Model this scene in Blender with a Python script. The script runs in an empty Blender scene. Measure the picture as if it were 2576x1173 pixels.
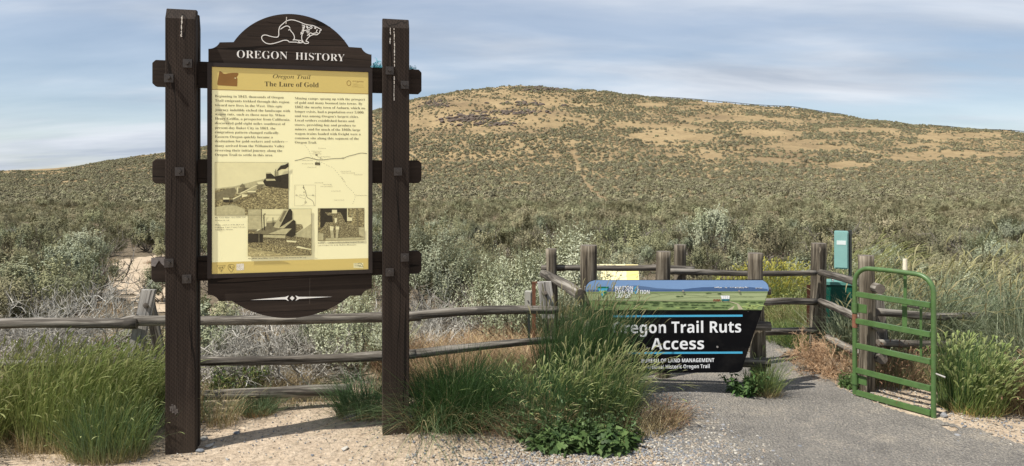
import bpy, math, random
import numpy as np
from mathutils import Vector, Matrix
R = math.radians
rng = np.random.default_rng(7)
random.seed(7)
SC = bpy.context.scene
COL = SC.collection

# ------------------------------------------------------------------ camera
EYE = 1.6
F = 1778.0            # focal length in units of a 2576-wide picture
CX, HY = 1288.0, 448.0
cam = bpy.data.cameras.new('camera'); camo = bpy.data.objects.new('camera', cam); COL.objects.link(camo)
cam.sensor_width = 36.0; cam.lens = 36.0*F/2576.0; cam.shift_y = -(586.5-HY)/2576.0
cam.clip_start = 0.05; cam.clip_end = 6000
camo.location = (0, 0, EYE); camo.rotation_euler = (R(90), 0, 0)
SC.camera = camo

# ------------------------------------------------------------------ sun and sky
SUN_EL, SUN_HEAD = 57.0, 30.0      # light travels towards +X turned SUN_HEAD towards +Y
tr = Vector((math.cos(R(SUN_EL))*math.cos(R(SUN_HEAD)), math.cos(R(SUN_EL))*math.sin(R(SUN_HEAD)), -math.sin(R(SUN_EL))))
sl = bpy.data.lights.new('sun', 'SUN'); sl.energy = 5.0; sl.angle = R(0.55); sl.color = (1.0, 0.955, 0.88)
so = bpy.data.objects.new('sun', sl); COL.objects.link(so); so.rotation_euler = tr.to_track_quat('-Z', 'Y').to_euler()
so.location = (-20, -10, 40)
W = bpy.data.worlds.new('World'); SC.world = W; W.use_nodes = True
wn = W.node_tree; wn.nodes.clear()
def N(nt, t, **kw):
    n = nt.nodes.new(t)
    for k, v in kw.items(): setattr(n, k, v)
    return n
def L(nt, a, b): nt.links.new(a, b)
wo = N(wn, 'ShaderNodeOutputWorld'); bg = N(wn, 'ShaderNodeBackground'); sky = N(wn, 'ShaderNodeTexSky')
sky.sky_type = 'NISHITA'; sky.sun_disc = False; sky.sun_elevation = R(SUN_EL)
src = -tr; sky.sun_rotation = math.atan2(src.x, src.y)
sky.air_density = 1.0; sky.dust_density = 0.8; sky.ozone_density = 1.6; sky.altitude = 1000
bg.inputs['Strength'].default_value = 0.090
tc = N(wn, 'ShaderNodeTexCoord'); sep = N(wn, 'ShaderNodeSeparateXYZ'); L(wn, tc.outputs['Generated'], sep.inputs[0])
def M(nt, op, a, b=None, c=None, clamp=False):
    n = nt.nodes.new('ShaderNodeMath'); n.operation = op; n.use_clamp = clamp
    for i, v in enumerate((a, b, c)):
        if v is None: continue
        if isinstance(v, (int, float)): n.inputs[i].default_value = v
        else: nt.links.new(v, n.inputs[i])
    return n.outputs[0]
zz = M(wn, 'ADD', M(wn, 'MAXIMUM', sep.outputs[2], 0.0), 0.16)
cx_ = M(wn, 'DIVIDE', sep.outputs[0], zz); cy_ = M(wn, 'DIVIDE', sep.outputs[1], zz)
cmb = N(wn, 'ShaderNodeCombineXYZ'); L(wn, cx_, cmb.inputs[0]); L(wn, cy_, cmb.inputs[1])
mp = N(wn, 'ShaderNodeMapping'); L(wn, cmb.outputs[0], mp.inputs[0])
mp.inputs['Rotation'].default_value = (0, 0, R(-24)); mp.inputs['Scale'].default_value = (0.42, 1.0, 1); mp.inputs['Location'].default_value = (3.1, 1.7, 0)
n1 = N(wn, 'ShaderNodeTexNoise'); L(wn, mp.outputs[0], n1.inputs['Vector'])
n1.inputs['Scale'].default_value = 0.75; n1.inputs['Detail'].default_value = 6; n1.inputs['Roughness'].default_value = 0.5; n1.inputs['Distortion'].default_value = 0.5
n2 = N(wn, 'ShaderNodeTexNoise'); L(wn, mp.outputs[0], n2.inputs['Vector'])
n2.inputs['Scale'].default_value = 2.3; n2.inputs['Detail'].default_value = 5; n2.inputs['Roughness'].default_value = 0.45
cl = M(wn, 'ADD', M(wn, 'MULTIPLY', n1.outputs[0], 0.65), M(wn, 'MULTIPLY', n2.outputs[0], 0.35))
mr = N(wn, 'ShaderNodeMapRange'); mr.interpolation_type = 'SMOOTHSTEP'; L(wn, cl, mr.inputs[0])
mr.inputs[1].default_value = 0.41; mr.inputs[2].default_value = 0.60; mr.inputs[3].default_value = 0.36; mr.inputs[4].default_value = 1.0
mx = N(wn, 'ShaderNodeMix', data_type='RGBA'); L(wn, mr.outputs[0], mx.inputs[0]); L(wn, sky.outputs[0], mx.inputs[6])
n3 = N(wn, 'ShaderNodeTexNoise'); L(wn, mp.outputs[0], n3.inputs['Vector']); n3.inputs['Scale'].default_value = 1.7; n3.inputs['Detail'].default_value = 7; n3.inputs['Roughness'].default_value = 0.55; n3.inputs['Distortion'].default_value = 0.3
r3 = N(wn, 'ShaderNodeValToRGB'); L(wn, n3.outputs[0], r3.inputs[0]); r3.color_ramp.elements[0].position = 0.36; r3.color_ramp.elements[0].color = (4.2, 4.75, 5.6, 1); r3.color_ramp.elements[1].position = 0.62; r3.color_ramp.elements[1].color = (6.7, 7.1, 7.7, 1); L(wn, r3.outputs[0], mx.inputs[7])
L(wn, mx.outputs[2], bg.inputs[0]); L(wn, bg.outputs[0], wo.inputs[0])
SC.view_settings.view_transform = 'Standard'; SC.view_settings.look = 'None'
SC.view_settings.exposure = 0.4; SC.view_settings.gamma = 1.0; SC.view_settings.use_curve_mapping = False
try:
    SC.cycles.max_bounces = 6; SC.cycles.diffuse_bounces = 3; SC.cycles.transparent_max_bounces = 4
    SC.cycles.transmission_bounces = 2; SC.cycles.glossy_bounces = 2; SC.cycles.caustics_reflective = False
except Exception: pass

# ------------------------------------------------------------------ helpers
def tag(o, label=None, cat=None, group=None, kind=None):
    if label: o['label'] = label
    if cat: o['category'] = cat
    if group: o['group'] = group
    if kind: o['kind'] = kind
    return o
def empty(name, loc=(0, 0, 0), rz=0.0):
    o = bpy.data.objects.new(name, None); COL.objects.link(o); o.location = loc; o.rotation_euler = (0, 0, rz)
    o.empty_display_size = 0.2
    return o
def link(name, me, parent=None, loc=None, rot=None):
    o = bpy.data.objects.new(name, me); COL.objects.link(o)
    if parent: o.parent = parent
    if loc is not None: o.location = loc
    if rot is not None: o.rotation_euler = rot
    return o
def mkmesh(name, V, Q=None, T=None, mats=(), mi=None, col=None, smooth=False):
    V = np.asarray(V, dtype=np.float32).reshape(-1, 3)
    Q = np.zeros((0, 4), int) if Q is None else np.asarray(Q, int).reshape(-1, 4)
    T = np.zeros((0, 3), int) if T is None else np.asarray(T, int).reshape(-1, 3)
    me = bpy.data.meshes.new(name)
    me.vertices.add(len(V)); me.vertices.foreach_set('co', V.ravel())
    nl = Q.size+T.size; me.loops.add(nl)
    me.loops.foreach_set('vertex_index', np.concatenate([Q.ravel(), T.ravel()]).astype(np.int32))
    nf = len(Q)+len(T); me.polygons.add(nf)
    ls = np.concatenate([np.arange(len(Q))*4, len(Q)*4+np.arange(len(T))*3]).astype(np.int32)
    me.polygons.foreach_set('loop_start', ls)
    if mi is not None: me.polygons.foreach_set('material_index', np.asarray(mi, np.int32))
    me.polygons.foreach_set('use_smooth', np.full(nf, smooth))
    for m in mats: me.materials.append(m)
    me.update(calc_edges=True)
    if col is not None:
        a = me.color_attributes.new('Col', 'FLOAT_COLOR', 'POINT')
        c = np.ones((len(V), 4), np.float32); c[:, :3] = np.asarray(col, np.float32).reshape(-1, 3)
        a.data.foreach_set('color', c.ravel())
    return me
class MB:                                   # collects shapes, builds ONE mesh
    def __init__(s): s.v = []; s.f = []; s.m = []; s.mats = []; s.sm = []
    def mid(s, m):
        if m not in s.mats: s.mats.append(m)
        return s.mats.index(m)
    def add(s, vs, fs, m, smooth=False):
        b = len(s.v); s.v += [tuple(v) for v in vs]; k = s.mid(m)
        for f in fs: s.f.append(tuple(b+i for i in f)); s.m.append(k); s.sm.append(smooth)
    def box(s, x0, x1, y0, y1, z0, z1, m, bev=0.0):
        if bev <= 0:
            vs = [(x, y, z) for z in (z0, z1) for y in (y0, y1) for x in (x0, x1)]
            s.add(vs, [(0, 2, 3, 1), (4, 5, 7, 6), (0, 1, 5, 4), (1, 3, 7, 5), (3, 2, 6, 7), (2, 0, 4, 6)], m)
        else:
            import bmesh
            bm = bmesh.new(); bmesh.ops.create_cube(bm, size=1.0)
            for v in bm.verts: v.co = Vector(((x0+x1)/2+v.co.x*(x1-x0), (y0+y1)/2+v.co.y*(y1-y0), (z0+z1)/2+v.co.z*(z1-z0)))
            bmesh.ops.bevel(bm, geom=bm.edges[:], offset=bev, segments=2, affect='EDGES')
            s.add([v.co[:] for v in bm.verts], [[v.index for v in f.verts] for f in bm.faces], m); bm.free()
    def prism(s, pts, y0, y1, m):           # outline in x,z ; front at y0
        n = len(pts); vs = [(p[0], y0, p[1]) for p in pts]+[(p[0], y1, p[1]) for p in pts]
        fs = [tuple(range(n)), tuple(range(2*n-1, n-1, -1))]+[((i+1) % n, i, n+i, n+(i+1) % n) for i in range(n)]
        s.add(vs, fs, m)
    def face(s, pts, y, m): s.add([(p[0], y, p[1]) for p in pts], [tuple(range(len(pts)))], m)
    def stroke(s, pts, w, y, m, closed=False):   # flat line in x,z plane
        P = [Vector((p[0], p[1])) for p in pts]; n = len(P)
        if closed: P.append(P[0]); n += 1
        vs = []; fs = []
        for i in range(n):
            a = P[max(i-1, 0)]; b = P[min(i+1, n-1)]
            if closed and i in (0, n-1): a = P[n-2]; b = P[1]
            d = (b-a); d = d.normalized() if d.length > 1e-9 else Vector((1, 0)); q = Vector((-d.y, d.x))*w*0.5
            vs += [(P[i].x+q.x, y, P[i].y+q.y), (P[i].x-q.x, y, P[i].y-q.y)]
            if i: fs.append((2*i-2, 2*i-1, 2*i+1, 2*i))
        s.add(vs, fs, m)
    def tube(s, pts, r, m, n=8, cap=True):
        P = [Vector(p) for p in pts]; k = len(P); rr = r if hasattr(r, '__len__') else [r]*k
        vs = []; fs = []; up = Vector((0, 0, 1))
        d0 = (P[1]-P[0]).normalized()
        if abs(d0.dot(up)) > 0.95: up = Vector((0, 1, 0))
        a = d0.cross(up).normalized()
        for i in range(k):
            d = (P[min(i+1, k-1)]-P[max(i-1, 0)]).normalized()
            a = (a-d*a.dot(d)).normalized(); b = d.cross(a)
            for j in range(n):
                t = 2*math.pi*j/n; vs.append(P[i]+(a*math.cos(t)+b*math.sin(t))*rr[i])
            if i:
                for j in range(n): fs.append(((i-1)*n+j, (i-1)*n+(j+1) % n, i*n+(j+1) % n, i*n+j))
        s.add(vs, fs, m, True)
        if cap:
            s.add(vs[:n], [tuple(range(n-1, -1, -1))], m); s.add(vs[-n:], [tuple(range(n))], m)
    def build(s, name, parent=None, loc=None, rot=None):
        me = bpy.data.meshes.new(name); me.from_pydata(s.v, [], s.f)
        for m in s.mats: me.materials.append(m)
        me.polygons.foreach_set('material_index', s.m); me.polygons.foreach_set('use_smooth', s.sm); me.update()
        return link(name, me, parent, loc, rot)
def at(px, py, Y): return Vector(((px-CX)/F*Y, Y, EYE-(py-HY)/F*Y))

# ------------------------------------------------------------------ materials
MATS = {}
def newmat(name):
    m = bpy.data.materials.new(name); m.use_nodes = True; nt = m.node_tree
    b = nt.nodes['Principled BSDF']; MATS[name] = m
    return m, nt, b
def bump(nt, b, h, strength=0.5, dist=0.01):
    n = N(nt, 'ShaderNodeBump'); n.inputs['Strength'].default_value = strength; n.inputs['Distance'].default_value = dist
    L(nt, h, n.inputs['Height']); L(nt, n.outputs[0], b.inputs['Normal']); return n
def noise(nt, vec, scale, detail=4, rough=0.55, dist=0.0):
    n = N(nt, 'ShaderNodeTexNoise'); n.inputs['Scale'].default_value = scale; n.inputs['Detail'].default_value = detail
    n.inputs['Roughness'].default_value = rough; n.inputs['Distortion'].default_value = dist
    if vec is not None: L(nt, vec, n.inputs['Vector'])
    return n.outputs[0]
def ramp(nt, fac, stops):
    n = N(nt, 'ShaderNodeValToRGB'); e = n.color_ramp.elements
    while len(e) < len(stops): e.new(0.5)
    for i, (p, c) in enumerate(stops): e[i].position = p; e[i].color = (*c, 1)
    L(nt, fac, n.inputs[0]); return n.outputs[0]
def mapping(nt, out, scale=(1, 1, 1), loc=(0, 0, 0), rot=(0, 0, 0)):
    n = N(nt, 'ShaderNodeMapping'); n.inputs['Scale'].default_value = scale; n.inputs['Location'].default_value = loc; n.inputs['Rotation'].default_value = rot
    L(nt, out, n.inputs[0]); return n.outputs[0]
def tco(nt, w='Object'): return N(nt, 'ShaderNodeTexCoord').outputs[w]
def mixc(nt, fac, a, b, mode='MIX'):
    n = N(nt, 'ShaderNodeMix', data_type='RGBA'); n.blend_type = mode
    if isinstance(fac, (int, float)): n.inputs[0].default_value = fac
    else: L(nt, fac, n.inputs[0])
    for i, v in ((6, a), (7, b)):
        if isinstance(v, tuple): n.inputs[i].default_value = (*v, 1)
        else: L(nt, v, n.inputs[i])
    return n.outputs[2]
def flat(name, c, rough=0.5, spec=0.25, metal=0.0, vary=0.12, scale=12.0):
    m, nt, b = newmat(name)
    nz = noise(nt, tco(nt), scale, 5, 0.6)
    k = ramp(nt, nz, [(0.25, tuple(max(0, x*(1-vary)) for x in c)), (0.75, tuple(min(1, x*(1+vary)) for x in c))])
    L(nt, k, b.inputs['Base Color']); b.inputs['Roughness'].default_value = rough
    b.inputs['Specular IOR Level'].default_value = spec; b.inputs['Metallic'].default_value = metal
    return m
def foliage(name, rough=0.65, trans=0.25, hue=0.03, val=0.25, spec=0.25):
    m, nt, b = newmat(name)
    at_ = N(nt, 'ShaderNodeAttribute'); at_.attribute_name = 'Col'
    oi = N(nt, 'ShaderNodeObjectInfo'); hs = N(nt, 'ShaderNodeHueSaturation'); L(nt, at_.outputs['Color'], hs.inputs['Color'])
    L(nt, M(nt, 'ADD', M(nt, 'MULTIPLY', oi.outputs['Random'], hue*2), 0.5-hue), hs.inputs['Hue'])
    w = N(nt, 'ShaderNodeTexWhiteNoise'); w.noise_dimensions = '1D'; L(nt, oi.outputs['Random'], w.inputs['W'])
    L(nt, M(nt, 'ADD', M(nt, 'MULTIPLY', w.outputs[0], val*2), 1-val), hs.inputs['Value'])
    L(nt, hs.outputs[0], b.inputs['Base Color']); b.inputs['Roughness'].default_value = rough; b.inputs['Specular IOR Level'].default_value = spec
    if trans > 0:
        t = N(nt, 'ShaderNodeBsdfTranslucent'); L(nt, hs.outputs[0], t.inputs[0]); ms = N(nt, 'ShaderNodeMixShader'); ms.inputs[0].default_value = trans
        o = nt.nodes['Material Output']; L(nt, b.outputs[0], ms.inputs[1]); L(nt, t.outputs[0], ms.inputs[2]); L(nt, ms.outputs[0], o.inputs[0])
    return m
def wood(name, stops, axis='X', fine=1.0, crack=0.55, bmp=0.6, cdist=0.006):
    m, nt, b = newmat(name); v = tco(nt)
    sc = {'X': (1.3, 24, 24), 'Z': (24, 24, 1.3)}[axis]; sc = tuple(s*fine for s in sc)
    oi = N(nt, 'ShaderNodeObjectInfo'); vm = N(nt, 'ShaderNodeVectorMath'); vm.operation = 'ADD'; L(nt, v, vm.inputs[0])
    cb = N(nt, 'ShaderNodeCombineXYZ'); L(nt, M(nt, 'MULTIPLY', oi.outputs['Random'], 37.0), cb.inputs[0]); L(nt, M(nt, 'MULTIPLY', oi.outputs['Random'], 11.0), cb.inputs[1]); L(nt, cb.outputs[0], vm.inputs[1])
    g = noise(nt, mapping(nt, vm.outputs[0], sc), 1.0, 6, 0.65, 0.6)
    g2 = noise(nt, mapping(nt, vm.outputs[0], tuple(s*3.1 for s in sc)), 1.0, 3, 0.6)
    big = noise(nt, vm.outputs[0], 3.0, 3, 0.5)
    k = ramp(nt, M(nt, 'ADD', M(nt, 'MULTIPLY', g, 0.7), M(nt, 'MULTIPLY', g2, 0.3)), stops)
    k = mixc(nt, 0.35, k, ramp(nt, big, [(0.3, (0.45, 0.45, 0.45)), (0.7, (1.0, 1.0, 1.0))]), 'MULTIPLY')
    ck = M(nt, 'ABSOLUTE', M(nt, 'SUBTRACT', noise(nt, mapping(nt, vm.outputs[0], tuple(s*0.42 for s in sc), loc=(5, 3, 1)), 1.0, 2, 0.5, 0.4), 0.5))
    line = M(nt, 'LESS_THAN', ck, 0.020)
    k = mixc(nt, M(nt, 'MULTIPLY', line, crack), k, (0.012, 0.010, 0.008))
    L(nt, k, b.inputs['Base Color']); b.inputs['Roughness'].default_value = 0.8; b.inputs['Specular IOR Level'].default_value = 0.25
    h = M(nt, 'SUBTRACT', M(nt, 'ADD', g, M(nt, 'MULTIPLY', g2, 0.5)), M(nt, 'MULTIPLY', line, 1.2))
    bump(nt, b, h, bmp, cdist)
    return m
RAIL = wood('weathered_rail_wood', [(0.38, (0.030, 0.025, 0.020)), (0.48, (0.115, 0.10, 0.082)), (0.60, (0.30, 0.275, 0.235))])
RAILP = wood('bleached_plank_wood', [(0.34, (0.06, 0.054, 0.048)), (0.47, (0.28, 0.26, 0.235)), (0.62, (0.50, 0.48, 0.44))])
POSTW = wood('brown_post_wood', [(0.38, (0.026, 0.020, 0.014)), (0.48, (0.11, 0.09, 0.064)), (0.60, (0.26, 0.225, 0.17))])
ENDW = flat('sawn_end_wood', (0.13, 0.11, 0.09), 0.85, 0.2, vary=0.4, scale=60)
def stain(name, axis, slits=False):
    m, nt, b = newmat(name); v = tco(nt)
    sc = {'X': (1.2, 26, 26), 'Z': (26, 26, 1.2)}[axis]
    g = noise(nt, mapping(nt, v, sc), 1.0, 6, 0.65, 0.8); big = noise(nt, v, 2.2, 4, 0.6)
    k = ramp(nt, g, [(0.25, (0.020, 0.015, 0.012)), (0.6, (0.040, 0.030, 0.024)), (0.8, (0.064, 0.049, 0.039))])
    k = mixc(nt, 0.5, k, ramp(nt, big, [(0.3, (0.6, 0.6, 0.6)), (0.7, (1.25, 1.2, 1.15))]), 'MULTIPLY')
    h = M(nt, 'MULTIPLY', g, 0.6)
    ck = M(nt, 'ABSOLUTE', M(nt, 'SUBTRACT', noise(nt, mapping(nt, v, tuple(s*0.25 for s in sc), loc=(2, 7, 1)), 1.0, 2, 0.5, 0.3), 0.5))
    line = M(nt, 'LESS_THAN', ck, 0.006); k = mixc(nt, M(nt, 'MULTIPLY', line, 0.8), k, (0.006, 0.005, 0.004)); h = M(nt, 'SUBTRACT', h, line)
    if slits:
        sp = N(nt, 'ShaderNodeSeparateXYZ'); L(nt, v, sp.inputs[0])
        cxx = M(nt, 'DIVIDE', sp.outputs[0], 0.0095); colm = M(nt, 'FLOOR', cxx)
        fx = M(nt, 'FRACT', cxx); fz = M(nt, 'FRACT', M(nt, 'ADD', M(nt, 'DIVIDE', sp.outputs[2], 0.026), M(nt, 'MULTIPLY', colm, 0.37)))
        sl_ = M(nt, 'MULTIPLY', M(nt, 'LESS_THAN', M(nt, 'ABSOLUTE', M(nt, 'SUBTRACT', fx, 0.5)), 0.17), M(nt, 'LESS_THAN', fz, 0.62))
        k = mixc(nt, M(nt, 'MULTIPLY', sl_, 0.75), k, (0.008, 0.006, 0.005)); h = M(nt, 'SUBTRACT', h, M(nt, 'MULTIPLY', sl_, 0.9))
        low = M(nt, 'SUBTRACT', 1.0, M(nt, 'DIVIDE', sp.outputs[2], 0.35), clamp=True)
        k = mixc(nt, M(nt, 'MULTIPLY', M(nt, 'MULTIPLY', low, big), 0.35), k, (0.20, 0.155, 0.11))
    L(nt, k, b.inputs['Base Color']); b.inputs['Roughness'].default_value = 0.75; b.inputs['Specular IOR Level'].default_value = 0.12
    bump(nt, b, h, 0.5, 0.004)
    return m
STZ = stain('brown_stain_incised_upright', 'Z', True)
STX = stain('brown_stain_level', 'X')
BLACKST = flat('brown_frame_paint', (0.030, 0.023, 0.020), 0.5, 0.2, vary=0.2)
BOLTM = flat('painted_bolt_steel', (0.036, 0.029, 0.025), 0.5, 0.5, vary=0.25, scale=80)
CREAM = flat('panel_cream', (0.95, 0.91, 0.54), 0.33, 0.5, vary=0.015, scale=3)
MUST = flat('panel_mustard', (0.66, 0.52, 0.16), 0.33, 0.5, vary=0.02, scale=3)
SEPIA = flat('panel_brown_ink', (0.24, 0.12, 0.03), 0.4)
INK = flat('panel_text_ink', (0.060, 0.045, 0.018), 0.45, 0.3)
INK2 = flat('panel_caption_ink', (0.16, 0.12, 0.05), 0.45, 0.3)
WHITEP = flat('white_sign_paint', (0.80, 0.79, 0.75), 0.5, vary=0.06, scale=60)
DRIP = flat('bird_dropping', (0.62, 0.58, 0.52), 0.8, vary=0.3, scale=90)
P1 = flat('print_pale', (0.80, 0.75, 0.42), 0.4, vary=0.05, scale=20)
P2 = flat('print_light', (0.50, 0.46, 0.25), 0.4, vary=0.2, scale=60)
P3 = flat('print_mid', (0.21, 0.185, 0.10), 0.4, vary=0.25, scale=60)
P4 = flat('print_dark', (0.045, 0.038, 0.022), 0.4, vary=0.3, scale=60)
def speckle(name, a, b_, c, scale):
    m, nt, b = newmat(name)
    nz = noise(nt, mapping(nt, tco(nt), (1, 1, 1.5)), scale, 5, 0.75, 1.0)
    L(nt, ramp(nt, nz, [(0.36, a), (0.5, b_), (0.62, c)]), b.inputs['Base Color']); b.inputs['Roughness'].default_value = 0.4
    return m
PS = speckle('print_brush', (0.035, 0.028, 0.012), (0.22, 0.18, 0.075), (0.66, 0.58, 0.27), 110)
PS2 = speckle('print_crowd', (0.04, 0.03, 0.012), (0.15, 0.12, 0.05), (0.62, 0.56, 0.28), 150)
PS3 = speckle('print_road', (0.22, 0.18, 0.08), (0.42, 0.36, 0.16), (0.68, 0.60, 0.28), 60)

# ------------------------------------------------------------------ terrain
ridge_px = np.array([-900, -400, 0, 150, 250, 400, 520, 700, 940, 1045, 1230, 1340, 1430, 1560, 1700, 1850, 1990, 2110, 2200, 2330, 2450, 2575, 3000, 3600], float)
ridge_y = np.array([440, 437, 435, 428, 409, 390, 372, 330, 283, 245, 222, 215, 224, 239, 247, 262, 275, 289, 304, 321, 325, 335, 370, 400], float)
PY = np.array([-60, 7, 12, 18, 30, 45, 78, 125, 148, 190, 240, 262, 290, 400, 700, 3000], float)
PB = np.array([0, 0, -.2, -.5, -.96, -1.2, -1.2, -1.2, -1.2, -1.2, -1.2, -1.2, -1.2, -1.2, -1.2, -1.2], float)
PSx = np.array([0, 0, 0, 0, 0, 0, .017, .080, .19, .53, .97, 1.08, 1.09, .75, .2, 0.1], float)
_yy = np.linspace(-60, 3000, 12241)
def smo(tab, w=33):
    a = np.interp(_yy, PY, tab); k = np.hanning(w); k /= k.sum()
    return np.convolve(np.pad(a, w//2, mode='edge'), k, mode='valid')
TB, TS = smo(PB, 15), smo(PSx, 41)
def prof(Y): return np.interp(Y, _yy, TB), np.interp(Y, _yy, TS)
_sY = np.linspace(60, 330, 271); _sb, _ss = prof(_sY)
RA = []
for px, ry in zip(ridge_px, ridge_y):
    tgt = (HY-ry)/F; lo, hi = 0.0, 80.0
    for _ in range(40):
        mid = (lo+hi)/2
        if ((_sb+mid*_ss-EYE)/_sY).max() > tgt: hi = mid
        else: lo = mid
    RA.append(mid)
RU = (ridge_px-CX)/F; RA = np.array(RA)
_ru = np.linspace(-1.3, 1.3, 521); _ra = np.interp(_ru, RU, RA); kk = np.hanning(15); kk /= kk.sum()
_ra = np.convolve(np.pad(_ra, 7, mode='edge'), kk, mode='valid')
def vnoise(x, y, seed=0):                       # smooth value noise, vectorised
    x = np.asarray(x, float); y = np.asarray(y, float)
    xi = np.floor(x).astype(np.int64); yi = np.floor(y).astype(np.int64); fx = x-xi; fy = y-yi
    fx = fx*fx*(3-2*fx); fy = fy*fy*(3-2*fy)
    def h(a, b):
        n = (a*374761393+b*668265263+seed*1442695041) & 0xffffffff
        n = ((n ^ (n >> 13))*1274126177) & 0xffffffff
        return ((n ^ (n >> 16)) & 0xffff)/65535.0
    return (h(xi, yi)*(1-fx)+h(xi+1, yi)*fx)*(1-fy)+(h(xi, yi+1)*(1-fx)+h(xi+1, yi+1)*fx)*fy
def height(X, Y):
    X = np.asarray(X, float); Y = np.asarray(Y, float)
    b, s = prof(Y); u = X/np.maximum(Y, 25.0); A = np.interp(u, _ru, _ra)
    z = b+A*s
    z = z+(vnoise(X*0.9, Y*0.9, 3)-0.5)*0.05+(vnoise(X*3.1, Y*3.1, 4)-0.5)*0.02
    far = np.clip((Y-9)/12, 0, 1); z = z+far*(vnoise(X*0.18, Y*0.18, 5)-0.5)*0.35
    hl = np.clip(s*2, 0, 1); z = z+hl*(vnoise(X*0.06, Y*0.06, 6)-0.5)*1.6+hl*(vnoise(X*0.35, Y*0.22, 9)-0.5)*0.7
    return z
def hz(x, y): return float(height(np.array([x]), np.array([y]))[0])
def gp(px, py):                                 # a point of the near ground seen at a pixel
    D = 2845.0/(py-HY); return (px-CX)/F*D, D

def axis_pts(lims):
    out = []
    for a, b_, st in lims: out += list(np.arange(a, b_-1e-6, st))
    out.append(lims[-1][1]); return np.array(out)
gx = axis_pts([(-2600, -600, 250), (-600, -200, 25), (-200, -40, 4), (-40, -10, .8), (-10, -4, .2), (-4, 5, .06), (5, 10, .2), (10, 40, .8), (40, 200, 4), (200, 600, 25), (600, 2600, 250)])
gy = axis_pts([(-60, -4, 8), (-4, 2, .3), (2, 7, .06), (7, 14, .15), (14, 40, .6), (40, 120, 1.5), (120, 300, 1.5), (300, 600, 12), (600, 3000, 200)])
GX, GY = np.meshgrid(gx, gy); GZ = height(GX, GY)
def gridfaces(nx, ny):
    i = np.arange(nx-1)[None, :]+nx*np.arange(ny-1)[:, None]; i = i.ravel()
    return np.stack([i, i+1, i+1+nx, i+nx], 1)
# dirt
GROUND, nt, b = newmat('sandy_dirt'); v = tco(nt)
nA = noise(nt, v, 1.1, 5, 0.6); nB = noise(nt, v, 38, 6, 0.75); nC = noise(nt, v, 9, 5, 0.7)
k = ramp(nt, nC, [(0.25, (0.39, 0.305, 0.22)), (0.5, (0.49, 0.395, 0.295)), (0.75, (0.57, 0.475, 0.365))])
k = mixc(nt, 0.7, k, ramp(nt, nB, [(0.36, (0.42, 0.40, 0.37)), (0.48, (0.95, 0.93, 0.90)), (0.64, (1.35, 1.32, 1.25))]), 'MULTIPLY')
sp = N(nt, 'ShaderNodeSeparateXYZ'); L(nt, v, sp.inputs[0])
yb = M(nt, 'DIVIDE', M(nt, 'SUBTRACT', M(nt, 'ADD', sp.outputs[1], M(nt, 'MULTIPLY', nA, 1.2)), 5.7), 1.2, clamp=True)
shaded_duff = ramp(nt, noise(nt, v, 16, 6, 0.75), [(0.3, (0.06, 0.048, 0.033)), (0.5, (0.145, 0.115, 0.078)), (0.7, (0.27, 0.215, 0.145))])  # brown litter, darkened in colour to stand in for shade between the bushes
k = mixc(nt, yb, k, shaded_duff)
hb = M(nt, 'DIVIDE', M(nt, 'SUBTRACT', sp.outputs[1], 40.0), 60.0, clamp=True)
hn = noise(nt, mapping(nt, v, (0.06, 0.10, 0.1)), 1.0, 8, 0.65); hn2 = noise(nt, v, 1.3, 6, 0.75)
hc = ramp(nt, hn, [(0.3, (0.175, 0.128, 0.075)), (0.5, (0.265, 0.198, 0.108)), (0.7, (0.345, 0.262, 0.145))])
hc = mixc(nt, 0.5, hc, ramp(nt, hn2, [(0.3, (0.5, 0.5, 0.48)), (0.6, (1.1, 1.05, 1.0))]), 'MULTIPLY')
k = mixc(nt, hb, k, hc)
L(nt, k, b.inputs['Base Color']); b.inputs['Roughness'].default_value = 0.95; b.inputs['Specular IOR Level'].default_value = 0.15
bump(nt, b, M(nt, 'ADD', M(nt, 'MULTIPLY', nC, 1.0), M(nt, 'MULTIPLY', nB, 0.7)), 0.9, 0.03)
ground = link('ground', mkmesh('ground', np.stack([GX, GY, GZ], -1), gridfaces(len(gx), len(gy)), mats=[GROUND], smooth=True))
tag(ground, 'pale sandy dirt rising into the brush covered hill', kind='structure')

def inpoly(x, y, P):
    x = np.asarray(x); y = np.asarray(y); c = np.zeros(x.shape, bool); n = len(P)
    for i in range(n):
        (x1, y1), (x2, y2) = P[i], P[(i+1) % n]
        t = ((y1 > y) != (y2 > y)) & (x < (x2-x1)*(y-y1)/((y2-y1) if y2 != y1 else 1e-9)+x1); c ^= t
    return c
PATH = [(0.93, 2.2), (0.86, 3.9), (0.98, 4.75), (0.6, 5.2), (0.7, 6.1), (1.9, 6.15), (2.12, 6.5), (2.42, 7.2), (2.62, 8.0), (2.3, 9.2), (2.6, 9.4), (3.05, 8.2), (2.84, 7.2), (2.50, 6.3), (2.52, 5.85), (2.44, 5.3), (2.62, 4.98), (2.86, 4.72), (2.95, 4.2), (3.3, 3.2), (3.6, 2.2)]
TRAIL = [(-4.2, 8.4), (-4.75, 9.0), (-5.5, 10.0), (-6.3, 11.1), (-7.5, 13.3), (-9.3, 16.4), (-10.5, 18.6), (-10.1, 21.4), (-9.0, 21.2), (-9.4, 18.5), (-8.3, 16.4), (-6.6, 13.3), (-5.4, 11.1), (-4.6, 10.0), (-3.8, 9.0), (-3.3, 8.4)]
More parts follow.
